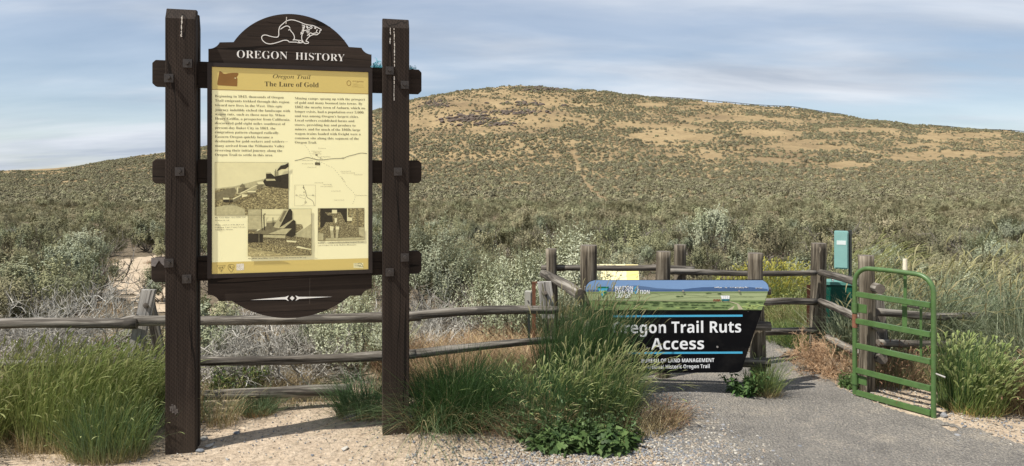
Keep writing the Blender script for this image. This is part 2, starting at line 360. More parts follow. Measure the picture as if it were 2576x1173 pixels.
def sheet(name, P, lift, mat, st, wob=0.12, label=''):
    xs = [p[0] for p in P]; ys = [p[1] for p in P]
    ax = np.arange(min(xs)-.3, max(xs)+.3, st); ay = np.arange(min(ys)-.3, max(ys)+.3, st)
    X, Y = np.meshgrid(ax, ay)
    wx = (vnoise(X*4, Y*4, 11)-.5)*wob*1.4+(vnoise(X*14, Y*14, 12)-.5)*wob*.3; wy = (vnoise(X*4, Y*4, 13)-.5)*wob*1.4
    ins = inpoly(X+wx, Y+wy, P)
    q = gridfaces(len(ax), len(ay)); f = ins.ravel()[q].all(1); q = q[f]
    Z = height(X, Y)+lift; V = np.stack([X, Y, Z], -1).reshape(-1, 3)
    used = np.unique(q); mp_ = np.full(len(V), -1); mp_[used] = np.arange(len(used))
    o = link(name, mkmesh(name, V[used], mp_[q], mats=[mat], smooth=True)); tag(o, label, kind='structure'); return o
PATHM, nt, b = newmat('crushed_grey_gravel'); v = tco(nt)
nB = noise(nt, v, 70, 6, 0.8); nC = noise(nt, v, 2.2, 7, 0.7); vo = N(nt, 'ShaderNodeTexVoronoi'); vo.inputs['Scale'].default_value = 75; L(nt, v, vo.inputs['Vector'])
k = ramp(nt, nC, [(0.32, (0.19, 0.176, 0.158)), (0.52, (0.265, 0.245, 0.216)), (0.68, (0.36, 0.32, 0.265))])
k = mixc(nt, 0.8, k, ramp(nt, nB, [(0.35, (0.4, 0.4, 0.42)), (0.52, (1.0, 1.0, 1.0)), (0.66, (1.9, 1.8, 1.65))]), 'MULTIPLY')
k = mixc(nt, 0.35, k, ramp(nt, N(nt, 'ShaderNodeSeparateColor').outputs[0], [(0.0, (0.7, 0.7, 0.7)), (1.0, (1.5, 1.5, 1.45))]), 'MULTIPLY') if False else k
L(nt, k, b.inputs['Base Color']); b.inputs['Roughness'].default_value = 0.92; b.inputs['Specular IOR Level'].default_value = 0.2
bump(nt, b, M(nt, 'ADD', nB, vo.outputs['Distance']), 1.0, 0.016)
sheet('path', PATH, 0.006, PATHM, 0.025, 0.16, 'compacted grey gravel path leading through the fence opening')
TRAILM, nt, b = newmat('pale_sand'); v = tco(nt); nC = noise(nt, v, 6, 6, 0.7)
L(nt, ramp(nt, nC, [(0.3, (0.33, 0.25, 0.165)), (0.7, (0.50, 0.40, 0.28))]), b.inputs['Base Color']); b.inputs['Roughness'].default_value = 0.95
bump(nt, b, nC, 0.6, 0.03)
sheet('trail', TRAIL, 0.012, TRAILM, 0.09, 0.25, 'pale sandy foot trail winding through the brush at left')

# ------------------------------------------------------------------ text (drawn with the built-in font)
BOLD_U, BOLD_L, BOLD_D = 0x1D400, 0x1D41A, 0x1D7CE
def serif(t, italic=False):
    o = ''
    for c in t:
        if 'A' <= c <= 'Z': o += chr((0x1D434 if italic else BOLD_U)+ord(c)-65)
        elif 'a' <= c <= 'z':
            o += ('\u210e' if (italic and c == 'h') else chr((0x1D44E if italic else BOLD_L)+ord(c)-97))
        elif '0' <= c <= '9' and not italic: o += chr(BOLD_D+ord(c)-48)
        else: o += c
    return o
def text_mesh(body, offset=0.0):
    cu = bpy.data.curves.new('t', 'FONT'); cu.body = body; cu.size = 1.0; cu.resolution_u = 3; cu.offset = offset
    o = bpy.data.objects.new('t', cu); COL.objects.link(o)
    dg = bpy.context.evaluated_depsgraph_get(); ev = o.evaluated_get(dg); me = ev.to_mesh()
    V = [(v.co.x, v.co.y) for v in me.vertices]; Fs = [tuple(p.vertices) for p in me.polygons]
    ev.to_mesh_clear(); bpy.data.objects.remove(o); bpy.data.curves.remove(cu)
    return V, Fs
def put_text(mb, body, p0, p1, y, m, cap=None, offset=0.0, shear=0.0):
    """p0/p1 = left and right ends of the baseline in the plane (x,z); cap = height of capitals"""
    V, Fs = text_mesh(body, offset)
    if not V: return
    x0 = min(v[0] for v in V); x1 = max(v[0] for v in V)
    w = math.hypot(p1[0]-p0[0], p1[1]-p0[1]); s = w/(x1-x0); sy = s if cap is None else cap/0.72
    dx, dz = (p1[0]-p0[0])/w, (p1[1]-p0[1])/w
    mb.add([(p0[0]+((v[0]-x0)*s+shear*v[1]*sy)*dx-v[1]*sy*dz, y, p0[1]+(v[0]-x0)*s*dz+v[1]*sy*dx) for v in V], Fs, m)
# ------------------------------------------------------------------ the large information board (local frame: x along the board, y into it)
TH = R(14.0); OX, OY = -1.995, 4.064
def plane(pxs, pys, off):
    """where the sight line through a photograph pixel (3427 wide) meets the board's plane set back by off"""
    u = (pxs*0.75168-CX)/F; c, s = math.cos(TH), math.sin(TH)
    t = (u*(OY+c*off)-OX+s*off)/(c-u*s); Y = OY+c*off+s*t
    return t, EYE-(pys*0.75168-HY)/F*Y
board = empty('information_board', (OX, OY, 0), TH)
tag(board, 'large brown timber history board with a yellow printed panel between two tall posts', 'sign')
def zm(ox, oy, k, off=0.034):               # pixel of an enlarged crop -> plane
    return lambda p: plane(ox+p[0]/k, oy+p[1]/k, off)
Z1 = zm(500, 0, 2.444); 
PW = 0.163
def post(s0, top, seed):
    mb = MB(); ch = 0.062
    # front timber: chamfered head leaning back
    def timber(y0, y1, front, s0=s0, w=PW, top=top):
        a, b_ = s0, s0+w; c_ = 0.006
        lo = -0.35
        if front: prof_ = [(y0, lo), (y0, top-ch), (y0+0.035, top), (y1, top), (y1, lo)]
        else: prof_ = [(y0, lo), (y0, top), (y1-0.03, top), (y1, top-ch*1.2), (y1, lo)]
        n = len(prof_)
        vs = [(a, p[0], p[1]) for p in prof_]+[(b_, p[0], p[1]) for p in prof_]
        fs = [tuple(range(n-1, -1, -1)), tuple(range(n, 2*n))]+[(i, (i+1) % n, n+(i+1) % n, n+i) for i in range(n)]
        mb.add(vs, fs, STZ)
    timber(0.0, 0.072, True)
    timber(0.108, 0.160, False, s0=s0+0.004, w=PW-0.004, top=top-0.012)
    o = mb.build('post', board)
    md = o.modifiers.new('bevel', 'BEVEL'); md.width = 0.003; md.segments = 1
    return o
S2 = plane(963*1.33035, 1474, 0)[0]
topL = plane(600, 30, 0.03)[1]; topR = plane(1330, 64, 0.03)[1]
pl_ = post(0.0, topL, 1); pr_ = post(S2, topR, 2)
SCRAPE = flat('scraped_paint', (0.12, 0.105, 0.095), 0.8, vary=.4, scale=90)
def drips(parent, name, pts, w, y=-0.0015, mat=None):
    mb = MB(); r = random.Random(len(pts))
    for p in pts:
        P = [plane(q[0], q[1], -0.001) for q in p]
        for i in range(len(P)-1):
            for k in range(6):
                t = k/6; a = (P[i][0]*(1-t)+P[i+1][0]*t+r.uniform(-.001, .001), P[i][1]*(1-t)+P[i+1][1]*t); hh = abs(P[i+1][1]-P[i][1])/6*r.uniform(.5, 1.1)+.001
                ww = w*r.uniform(.4, 1.2)
                mb.face([(a[0]-ww/2, a[1]-hh/2), (a[0]+ww/2, a[1]-hh/2), (a[0]+ww*.4, a[1]+hh/2), (a[0]-ww*.5, a[1]+hh/2)], y, mat or DRIP)
    return mb.build(name, parent)
drips(pl_, 'dropping_streak', [[(609, 55), (608, 80), (607, 120)], [(606, 116), (607, 124)]], 0.008)
drips(pr_, 'dropping_streak', [[(1319, 98), (1320, 160), (1320, 230)], [(1319, 262), (1319, 345)], [(1306, 95), (1307, 118)], [(1306, 128), (1305, 150)]], 0.006)
drips(pl_, 'pale_scrape', [[(577, 1355), (580, 1385)], [(584, 1358), (588, 1390)], [(571, 1362), (572, 1378)], [(592, 1370), (594, 1384)]], 0.014, mat=SCRAPE)
def split(parent, pts, w):
    mb = MB(); P = smooth_([plane(q[0], q[1], -0.0006) for q in pts]); r = random.Random(3); vs = []; n = len(P)
    for i, p in enumerate(P):
        ww = w*math.sin(math.pi*(i+.3)/n)*r.uniform(.4, 1.2)+.0004; j = r.uniform(-.0012, .0012); vs += [(p[0]-ww/2+j, -0.0008, p[1]), (p[0]+ww/2+j, -0.0008, p[1])]
    mb.add(vs, [(2*i, 2*i+1, 2*i+3, 2*i+2) for i in range(n-1)], flat('deep_split', (0.004, 0.003, 0.003), 1.0)); mb.build('timber_split', parent)
def smooth_(P, n=14): return [(P[i][0]*(1-k/n)+P[i+1][0]*k/n, P[i][1]*(1-k/n)+P[i+1][1]*k/n) for i in range(len(P)-1) for k in range(n)]
split(pr_, [(1358, 1235), (1352, 1290), (1349, 1340), (1352, 1400), (1350, 1460)], .0055); split(pr_, [(1332, 560), (1333, 700), (1331, 830)], .0025); split(pl_, [(640, 1010), (641, 1130), (639, 1210)], .003); split(pl_, [(652, 160), (650, 260), (651, 330)], .003); split(pl_, [(575, 560), (574, 700)], .0022)
def on_chamfer(parent, s_c, top, r):
    mb = MB()
    for _ in range(11):
        s = s_c+r.uniform(-.06, .06); t = r.uniform(.15, .9); z = top-0.062+0.062*t; y = 0.035*t-0.0015
        w, h = r.uniform(.002, .008), r.uniform(.003, .010)
        mb.add([(s-w, y-.0, z-h), (s+w, y-.0, z-h), (s+w*.7, y+h*1.1, z+h), (s-w*.7, y+h*1.1, z+h)], [(0, 1, 2, 3)], DRIP)
    mb.build('dropping_spot', parent)
on_chamfer(pl_, 0.08, topL, random.Random(1)); on_chamfer(pr_, S2+0.085, topR, random.Random(2))
# beams sandwiched between the post timbers
def beam(pl, pr, zt, zb, light=False):
    s0 = plane(pl, 300, 0.072)[0]; s1 = plane(pr, 300, 0.072)[0]
    mb = MB(); c_ = 0.018
    pts = [(s0+c_, zb), (s1-c_, zb), (s1, zb+c_), (s1, zt-c_), (s1-c_, zt), (s0+c_, zt), (s0, zt-c_), (s0, zb+c_)]
    mb.prism(pts, 0.073, 0.107, STX); o = mb.build('crossbeam', board)
    md = o.modifiers.new('bevel', 'BEVEL'); md.width = 0.003; md.segments = 1
    return o
def zz_(px, py, off=0.073): return plane(px, py, off)[1]
b1 = beam(509, 1411, zz_(510, 200), zz_(510, 289)); b2 = beam(509, 1411, zz_(510, 532), zz_(510, 615)); b3 = beam(506, 1411, zz_(506, 862), zz_(506, 946))
mb = MB(); q = [(505.5, 863), (552, 862), (551, 892), (541, 884), (532, 872), (524, 884), (519, 893), (506, 890)]
mb.face([plane(a, c, 0.071) for a, c in q], 0.0715, flat('worn_beam_end', (0.20, 0.18, 0.17), 0.7, vary=0.3, scale=50)); mb.build('worn_patch', b3)
# bolts
for (px, py) in [(472, 160), (425, 197), (452, 432), (425, 662), (470, 702), (980, 178), (1018, 214), (1001, 432), (1018, 648), (980, 685)]:
    s, z = plane(px*1.33035, py*1.33035, 0); mb = MB()
    mb.box(s-.0245, s+.0245, -0.007, -0.0002, z-.0245, z+.0245, BOLTM)
    sb = MB(); n = 6
    vs = [(s+.012*math.cos(math.pi*2*i/n+.3), y, z+.003+.012*math.sin(math.pi*2*i/n+.3)) for y in (-0.0072, -0.028) for i in range(n)]
    sb.add(vs, [tuple(range(n, 2*n))]+[(i, (i+1) % n, n+(i+1) % n, n+i) for i in range(n)], BOLTM)
    w = mb.build('bolt', board); sb.build('bolt_head', w)
# crown board and lower board outlines (crops of the photograph, board face 45 mm behind the posts' faces)
def arc_through(a, m, c, n=28):
    (x1, y1), (x2, y2), (x3, y3) = a, m, c
    d = 2*(x1*(y2-y3)+x2*(y3-y1)+x3*(y1-y2)); s1, s2, s3 = x1*x1+y1*y1, x2*x2+y2*y2, x3*x3+y3*y3
    ux = (s1*(y2-y3)+s2*(y3-y1)+s3*(y1-y2))/d; uy = (s1*(x3-x2)+s2*(x1-x3)+s3*(x2-x1))/d
    r = math.hypot(x1-ux, y1-uy); t1 = math.atan2(y1-uy, x1-ux); t3 = math.atan2(y3-uy, x3-ux); t2 = math.atan2(y2-uy, x2-ux)
    def un(t, ref):
        while t < ref: t += 2*math.pi
        return t
    e = un(t3, t1); mdl = un(t2, t1)
    if mdl > e: e -= 2*math.pi
    return [(ux+r*math.cos(t1+(e-t1)*i/n), uy+r*math.sin(t1+(e-t1)*i/n)) for i in range(n+1)]
ZC = zm(500, 0, 2.444, 0.045)
tl = ZC((482, 400)); bl = ZC((482, 540)); br = ZC((1817, 560)); tR = ZC((1817, 447))
shL, shL2 = ZC((575, 347)), ZC((688, 345)); shR, shR2 = ZC((1735, 392)), ZC((1632, 385)); top = ZC((1150, 115))
out = [bl, br, tR]+arc_through(tR, ZC((1760, 425)), shR, 8)+arc_through(shR2, top, shL2, 48)+arc_through(shL, ZC((540, 385)), tl, 8)
mb = MB(); mb.prism(out, 0.045, 0.0722, STX); crown = mb.build('crown_board', board)
# raised seam lines between the planks of the crown
mb = MB(); DARK = flat('plank_joint', (0.006, 0.005, 0.004), 0.9)
for pts in [[(800, 293), (1000, 302), (1350, 318), (1600, 330)], [(960, 178), (1010, 190), (1100, 193)], [(640, 392), (1000, 406), (1250, 420)], [(1360, 200), (1480, 222)]]:
    mb.stroke([ZC(p) for p in pts], 0.0022, 0.0444, DARK)
mb.build('plank_joint', crown)
ZL = zm(680, 880, 4.2933, 0.045)
la = ZL((66, 225)); lb = ZL((66, 462)); lc = ZL((228, 552)); ld = ZL((415, 548)); le = ZL((2110, 475)); lf = ZL((2280, 470)); lg = ZL((2425, 372)); lh = ZL((2425, 160)); bot = ZL((1300, 792))
out = [la, lb]+arc_through(lb, ZL((180, 492)), lc, 8)+[ld]+arc_through(ld, bot, le, 40)[1:]+arc_through(lf, ZL((2340, 395)), lg, 8)+[lh]
out = [(p[0], p[1]) for p in out]; mb = MB(); mb.prism(out, 0.045, 0.0722, STX); lower = mb.build('lower_board', board)
mb = MB()
mb.stroke([ZL(p) for p in [(1533, 215), (1530, 590)]], 0.0012, 0.0444, flat('joint_pale', (0.14, 0.12, 0.10), 0.8)); mb.build('plank_joint', lower)
mb = MB(); yl = 0.0440
for pts in [[(680, 533), (1180, 490), (1232, 470), (1205, 512), (1232, 550), (1180, 525)], [(1860, 487), (1375, 488), (1325, 468), (1348, 508), (1325, 545), (1380, 518)], [(1245, 508), (1277, 475), (1313, 505), (1280, 541)]]:
    mb.face([ZL(p) for p in pts], yl, WHITEP)
mb.build('arrow_ornament', lower)
# lettering and animal outline on the crown
mb = MB(); yc = 0.0436
put_text(mb, serif('OREGON'), ZC((716, 474)), ZC((1130, 486)), yc, WHITEP, cap=0.048, offset=-0.012)
put_text(mb, serif('HISTORY'), ZC((1195, 488)), ZC((1597, 503)), yc, WHITEP, cap=0.046, offset=-0.012)
mb.build('crown_lettering', crown)
ZB = zm(860, 40, 9.775, 0.0436); mb = MB()
def smooth(pts, n=6):
    P = [pts[0]]+list(pts)+[pts[-1]]; o = []
    for i in range(1, len(P)-2):
        for k in range(n):
            t = k/n; a, b_, c, d = P[i-1], P[i], P[i+1], P[i+2]
            o.append(tuple(0.5*(2*b_[j]+(c[j]-a[j])*t+(2*a[j]-5*b_[j]+4*c[j]-d[j])*t*t+(-a[j]+3*b_[j]-3*c[j]+d[j])*t**3) for j in (0, 1)))
    return o+[pts[-1]]
BV = [[(700, 800), (715, 740), (712, 640), (730, 530), (770, 460), (850, 390), (940, 315), (1030, 275), (1130, 262), (1230, 275), (1340, 310), (1450, 355), (1560, 400), (1700, 432), (1830, 450), (1930, 490), (2040, 545), (2100, 585), (2080, 615), (2055, 625), (2055, 670), (2010, 715), (1950, 750), (1850, 745), (1770, 775), (1690, 830), (1640, 890), (1605, 960), (1650, 970), (1688, 1005), (1660, 1030), (1560, 1030), (1500, 960), (1465, 890), (1465, 800), (1480, 730), (1505, 690)],
      [(700, 800), (660, 828), (560, 825), (420, 795), (300, 760), (210, 765), (160, 810), (158, 880), (210, 960), (300, 1025), (420, 1050), (560, 1030), (700, 990), (860, 935), (960, 930), (1020, 950), (1060, 985), (1200, 990), (1310, 995)],
      [(765, 572), (880, 495), (960, 462), (1040, 478), (1085, 545)], [(1025, 598), (1085, 585), (1120, 640), (1180, 710), (1220, 800), (1220, 880), (1180, 925), (1240, 915), (1340, 930), (1440, 945), (1480, 980), (1480, 1005), (1420, 1015), (1320, 1008)],
      [(1345, 968), (1420, 1000)], [(1975, 580), (1945, 640), (1935, 685), (1880, 700), (1820, 715), (1760, 690), (1700, 700)], [(1935, 685), (1990, 685)],
      [(1740, 490), (1790, 480), (1800, 520), (1760, 545), (1725, 520), (1740, 490)], [(1890, 515), (1925, 520), (1910, 548), (1885, 530), (1890, 515)],
      [(1470, 430), (1560, 460), (1540, 490), (1480, 500), (1560, 520), (1500, 545)], [(1600, 465), (1660, 480), (1620, 510), (1685, 515), (1640, 550)], [(1480, 560), (1530, 580), (1475, 615), (1560, 610), (1735, 580)],
      [(1430, 690), (1470, 660), (1540, 650)], [(1425, 735), (1470, 700), (1530, 690)], [(1610, 660), (1650, 640), (1725, 630)], [(1640, 695), (1690, 670)], [(1640, 780), (1680, 755), (1720, 755), (1715, 785)], [(1660, 760), (1730, 700)]]
for p in BV: mb.stroke([ZB(q) for q in smooth(p)], 0.0047, yc, WHITEP)
mb.stroke([ZB((968, 170)), ZB((962, 290)), ZB((948, 395))], 0.0045, yc, DRIP)
mb.build('beaver_outline', crown)
# frame, panel sheet and its print
FO = [plane(*p, 0.0275) for p in ((693, 208), (1247, 229.5), (1246.5, 914), (693, 935))]
fs0 = (FO[0][0]+FO[3][0])/2; fs1 = (FO[1][0]+FO[2][0])/2; fz1 = (FO[0][1]+FO[1][1])/2; fz0 = (FO[2][1]+FO[3][1])/2
fw = 0.0255
mb = MB(); y0, y1 = 0.0275, 0.0725
mb.box(fs0, fs1, y0, y1, fz1-fw, fz1, BLACKST, 0.002); mb.box(fs0, fs1, y0, y1, fz0, fz0+fw, BLACKST, 0.002)
mb.box(fs0, fs0+fw, y0+.0002, y1, fz0+fw-.004, fz1-fw+.004, BLACKST, 0.002); mb.box(fs1-fw, fs1, y0+.0002, y1, fz0+fw-.004, fz1-fw+.004, BLACKST, 0.002)
mb.build('frame', board)
mb = MB(); mb.box(fs0+.01, fs1-.01, 0.034, 0.0715, fz0+.01, fz1-.01, CREAM); panel = mb.build('panel', board)
PI = (fs0+fw-.004, fs1-fw+.004)
def ZP(ox, oy, k): return zm(ox, oy, k, 0.034)
A2 = ZP(500, 0, 2.444)                     # crown crop
z_band = (A2((508, 735))[1]+A2((1792, 767))[1])/2
mb = MB(); y_ = 0.0336
mb.face([(PI[0], z_band), (PI[1], z_band), (PI[1], fz1-fw+.004), (PI[0], fz1-fw+.004)], y_, MUST)
A3 = ZP(680, 500, 2.55); zb2 = (A3((85, 962))[1]+A3((1412, 932))[1])/2
mb.face([(PI[0], fz0+fw-.004), (PI[1], fz0+fw-.004), (PI[1], zb2), (PI[0], zb2)], y_, MUST)
mb.face([(PI[0], z_band-.0015), (PI[1], z_band-.0015), (PI[1], z_band+.0015), (PI[0], z_band+.0015)], y_-.0004, SEPIA)
mb.build('colour_band', panel)
A6 = ZP(700, 220, 4.6); mb = MB(); yt = 0.0332
mb.face([A6(p) for p in [(160, 84), (178, 88), (205, 105), (208, 118), (245, 128), (300, 118), (360, 112), (430, 112), (452, 122), (445, 145), (422, 180), (436, 200), (432, 320), (290, 312), (140, 304), (125, 290), (130, 240), (140, 190), (150, 130)]], yt, SEPIA)
mb.build('state_shape', panel)
mb = MB(); c = A6((402, 193)); mb.face([(c[0]+.0055*(1 if i % 2 == 0 else .42)*math.sin(i*math.pi/5), c[1]+.0055*(1 if i % 2 == 0 else .42)*math.cos(i*math.pi/5)) for i in range(10)], yt-.0004, P1); mb.build('star_mark', panel)
mb = MB()
put_text(mb, serif('Oregon Trail', True), A2((1010, 640)), A2((1318, 648)), yt, INK, cap=0.0245)
put_text(mb, serif('The Lure of Gold'), A2((943, 706)), A2((1385, 715)), yt, INK, cap=0.030, offset=-0.006)
mb.build('title_lettering', panel)
mb = MB()
c0 = A6((2150, 270))
ring = [(c0[0]+.0117*math.cos(t), c0[1]+.0150*math.sin(t)) for t in np.linspace(0, 2*math.pi, 28)[:-1]]
mb.stroke(ring, 0.0026, yt, SEPIA, True)
put_text(mb, serif('regon'), A6((2208, 250)), A6((2375, 258)), yt, SEPIA, cap=0.013, offset=-0.02)
for i, t in enumerate(('TRAVEL', 'INFORMATION', 'COUNCIL')):
    put_text(mb, t, A6((2210, 283+i*17)), A6(((2290, 2370, 2300)[i], 285+i*17)), yt, SEPIA, cap=0.0022)
mb.stroke([A6((2190, 328)), A6((2385, 333))], 0.0008, yt, SEPIA); mb.build('travel_emblem', panel)
A4 = ZP(680, 280, 2.0217); mb = MB()
LFT = [("Beginning in 1843, thousands of Oregon", 80, 92, 544, 102), ("Trail emigrants trekked through this region", 80, 122, 582, 133), ("toward new lives in the West. This epic", 80, 153, 535, 162), ("journey indelibly etched the landscape with", 80, 185, 588, 193), ("wagon ruts, such as those near by. When", 80, 214, 552, 222), ("Henry Griffin, a prospector from California,", 80, 244, 587, 252), ("discovered gold eight miles southwest of", 80, 275, 556, 281), ("present-day Baker City in 1861, the", 80, 306, 489, 311), ("emigration pattern changed radically.", 80, 336, 515, 341), ("Eastern Oregon quickly became a", 80, 367, 471, 371), ("destination for gold-seekers and settlers\u2014", 80, 397, 574, 400), ("many arrived from the Willamette Valley", 80, 428, 550, 431), ("reversing their initial journey along the", 80, 459, 535, 462), ("Oregon Trail to settle in this area.", 80, 489, 472, 492)]
RGT = [("Mining camps sprang up with the prospect", 620, 107, 1094, 115), ("of gold and many boomed into towns. By", 620, 136, 1078, 144), ("1862 the nearby town of Auburn, which no", 620, 166, 1095, 174), ("longer exists, had a population over 5,000", 620, 196, 1084, 203), ("and was among Oregon\u2019s largest cities.", 620, 226, 1052, 232), ("Local settlers established farms and", 620, 256, 1022, 261), ("stores, providing hay and produce to", 620, 286, 1030, 291), ("miners, and for much of the 1860s large", 620, 316, 1063, 321), ("wagon trains loaded with freight were a", 620, 346, 1065, 350), ("common site along this segment of the", 620, 376, 1053, 380), ("Oregon Trail.", 620, 405, 768, 407)]
for t, x0, ya, x1, yb_ in LFT+RGT: put_text(mb, serif(t), A4((x0, ya)), A4((x1, yb_)), yt, INK, cap=0.0148, offset=-0.010)
mb.build('body_lettering', panel)
mb = MB()
for t, x0, ya, x1, yb_ in [("The Virtue Mine, circa 1890. Note", 80, 912, 288, 908), ("location on map.", 80, 929, 182, 927), ("Photos courtesy of the McCord", 80, 961, 275, 958), ("Collection, Baker County Library,", 80, 978, 287, 974), ("Baker City, Oregon.", 80, 993, 201, 991), ("Mining crew of the Cornucopia Mine located 70 miles", 776, 1083, 1089, 1076), ("east of Baker City in the Wallowa Mountains.", 776, 1099, 1038, 1094)]:
    put_text(mb, serif(t), A4((x0, ya)), A4((x1, yb_)), yt, INK, cap=0.0078, offset=-0.022)
A8 = ZP(820, 690, 6.133)
put_text(mb, serif("The White Swan Mine, circa 1890. Note mine location on the map."), A8((66, 1090)), A8((1268, 1064)), yt, INK, cap=0.0078, offset=-0.022)
mb.build('caption_lettering', panel)
# map
A7 = ZP(960, 480, 5.331); mb = MB()
road = smooth([A7(p) for p in [(140, 310), (240, 290), (330, 260), (400, 258), (520, 288), (640, 296), (800, 276), (980, 268), (1020, 262), (1090, 232), (1200, 205), (1320, 175), (1430, 184)]])
mb.stroke(road, 0.0030, yt, INK)
def dashed(pts, w, dash=0.006):
    P = smooth(pts, 10); acc = 0; seg = [P[0]]; on = True
    for a, b_ in zip(P, P[1:]):
        acc += math.hypot(b_[0]-a[0], b_[1]-a[1]); seg.append(b_)
        if acc > dash:
            if on and len(seg) > 1: mb.stroke(seg, w, yt, INK)
            seg = [b_]; acc = 0; on = not on
dashed([A7(p) for p in [(320, 35), (380, 110), (420, 200), (450, 245), (520, 288), (620, 340), (730, 400), (820, 437), (960, 600), (1060, 750), (1190, 880), (1215, 940), (1205, 1010), (1168, 1092)]], 0.0012)
mb.stroke(smooth([A7(p) for p in [(530, 215), (565, 245), (605, 255), (590, 280), (628, 272), (630, 293)]]), 0.0012, yt, INK)
mb.face([A7(p) for p in [(510, 198), (548, 198), (548, 218), (510, 218)]], yt, INK); mb.face([A7(p) for p in [(502, 340), (592, 342), (592, 390), (502, 388)]], yt, INK); mb.face([A7(p) for p in [(530, 305), (540, 341), (533, 341)]], yt, INK)
def circ(p, r, m=INK2, w=0.0007):
    c = A7(p); mb.stroke([(c[0]+r*math.cos(t), c[1]+r*math.sin(t)) for t in np.linspace(0, 2*math.pi, 15)[:-1]], w, yt-.0003, m, True)
for t, x0, x1, y, cx2 in [("(Cliff Mine)", 596, 695, 96, 572), ("(Flagstaff Mine)", 636, 776, 246, 612), ("(Gray Eagle Mine)", 266, 430, 370, 452), ("(Rachel Mine)", 370, 497, 433, 515), ("(Connor Mine)", 957, 1110, 506, 1130), ("(Hidden Treasure Mine)", 975, 1188, 536, 1205), ("(Friday Mine)", 1200, 1318, 567, 1336), ("(Emma Mine)", 495, 620, 711, 637), ("(Virtue Mine)", 648, 775, 743, 789), ("(Con Virginia Mine)", 600, 780, 776, 798), ("(St. Paul Mine)", 792, 928, 858, 946), ("(White Swan Mine)", 1258, 1432, 934, 1238), ("(Uncle Sam Mine)", 838, 995, 1018, 1013)]:
    put_text(mb, t, A7((x0, y)), A7((x1, y)), yt, INK2, cap=0.0040); circ((cx2, y-6), 0.0032)
for t, x0, x1, y in [("National Historic", 443, 620, 146), ("Oregon Trail", 475, 590, 170), ("Interpretive Center", 445, 617, 194), ("Kiwanis Monument", 275, 467, 309)]:
    put_text(mb, t, A7((x0, y)), A7((x1, y)), yt, INK2, cap=0.0042)
put_text(mb, "You are", A7((512, 358)), A7((582, 359)), yt-.0003, P1, cap=0.0036); put_text(mb, "Here", A7((525, 380)), A7((570, 381)), yt-.0003, P1, cap=0.0036)
circ((1003, 264), 0.0062, INK); put_text(mb, "86", A7((994, 270)), A7((1012, 270)), yt-.0004, INK, cap=0.0040)
put_text(mb, "Oregon Trail", A7((968, 600)), A7((1036, 700)), yt, INK2, cap=0.0042)
mb.stroke([A7(p) for p in [(138, 745), (510, 745), (508, 1115), (138, 1115)]], 0.0012, yt, INK2, True)
mb.stroke(smooth([A7(p) for p in [(296, 745), (300, 800), (330, 845), (345, 920), (370, 970), (430, 1005), (470, 1045), (488, 1112)]]), 0.0020, yt, INK)
for pl in ([(150, 925), (195, 935), (240, 965), (330, 990)], [(345, 925), (440, 928), (508, 938)], [(340, 940), (328, 990), (330, 1040), (320, 1085), (260, 1110)], [(158, 760), (158, 830)]): mb.stroke(smooth([A7(p) for p in pl]), 0.0009, yt, INK2)
for t, x, y, r in (("84", 298, 792, .0048), ("30", 308, 872, .0048), ("7", 172, 928, .0048), ("86", 466, 926, .0048), ("245", 334, 1051, .0062)):
    circ((x, y), r, INK); put_text(mb, t, A7((x-9*len(t)/1.6, y+6)), A7((x+9*len(t)/1.6, y+6)), yt-.0004, INK, cap=0.0038)
put_text(mb, serif("Baker City"), A7((222, 930)), A7((325, 930)), yt, INK, cap=0.0042); mb.build('area_map', panel)
# emblems on the lower band
mb = MB(); A9 = ZP(680, 880, 4.2933)
mb.stroke([A9(p) for p in [(197, 38), (318, 38), (258, 135)]], 0.0022, yt, INK, True)
for p in ([(225, 62), (285, 62)], [(225, 75), (262, 80), (245, 95), (272, 100), (255, 118)], [(285, 50), (275, 85)]): mb.stroke([A9(q_) for q_ in p], 0.0022, yt, INK)
mb.stroke(smooth([A9(p) for p in [(365, 30), (400, 22), (440, 32), (443, 70), (425, 108), (402, 132), (378, 108), (357, 70), (365, 30)]]), 0.0018, yt, INK)
for p in ([(385, 35), (380, 70)], [(385, 35), (393, 72)], [(382, 68), (430, 92)], [(410, 60), (438, 62)]): mb.stroke([A9(q_) for q_ in p], 0.0022, yt, INK)
mb.face([A9(p) for p in [(478, 15), (585, 10), (588, 105), (478, 110)]], yt, speckle('scratched_sticker', (0.30, 0.24, 0.12), (0.75, 0.70, 0.55), (0.9, 0.9, 0.85), 230))
mb.face([A9(p) for p in [(2160, 5), (2300, 0), (2300, 78), (2160, 72)]], yt, P1)
put_text(mb, serif('Trail'), A9((2172, 22)), A9((2238, 19)), yt-.0004, INK, cap=0.0055); put_text(mb, serif('Tender'), A9((2172, 48)), A9((2262, 45)), yt-.0004, INK, cap=0.0055)
mb.stroke(smooth([A9(p) for p in [(2232, 5), (2275, 12), (2297, 55)]]), 0.002, yt-.0004, INK); mb.stroke([A9((2215, 42)), A9((2297, 58))], 0.0018, yt-.0004, INK); mb.stroke([A9((2250, 60)), A9((2275, 15))], 0.0012, yt-.0004, INK)
mb.build('emblem_row', panel)
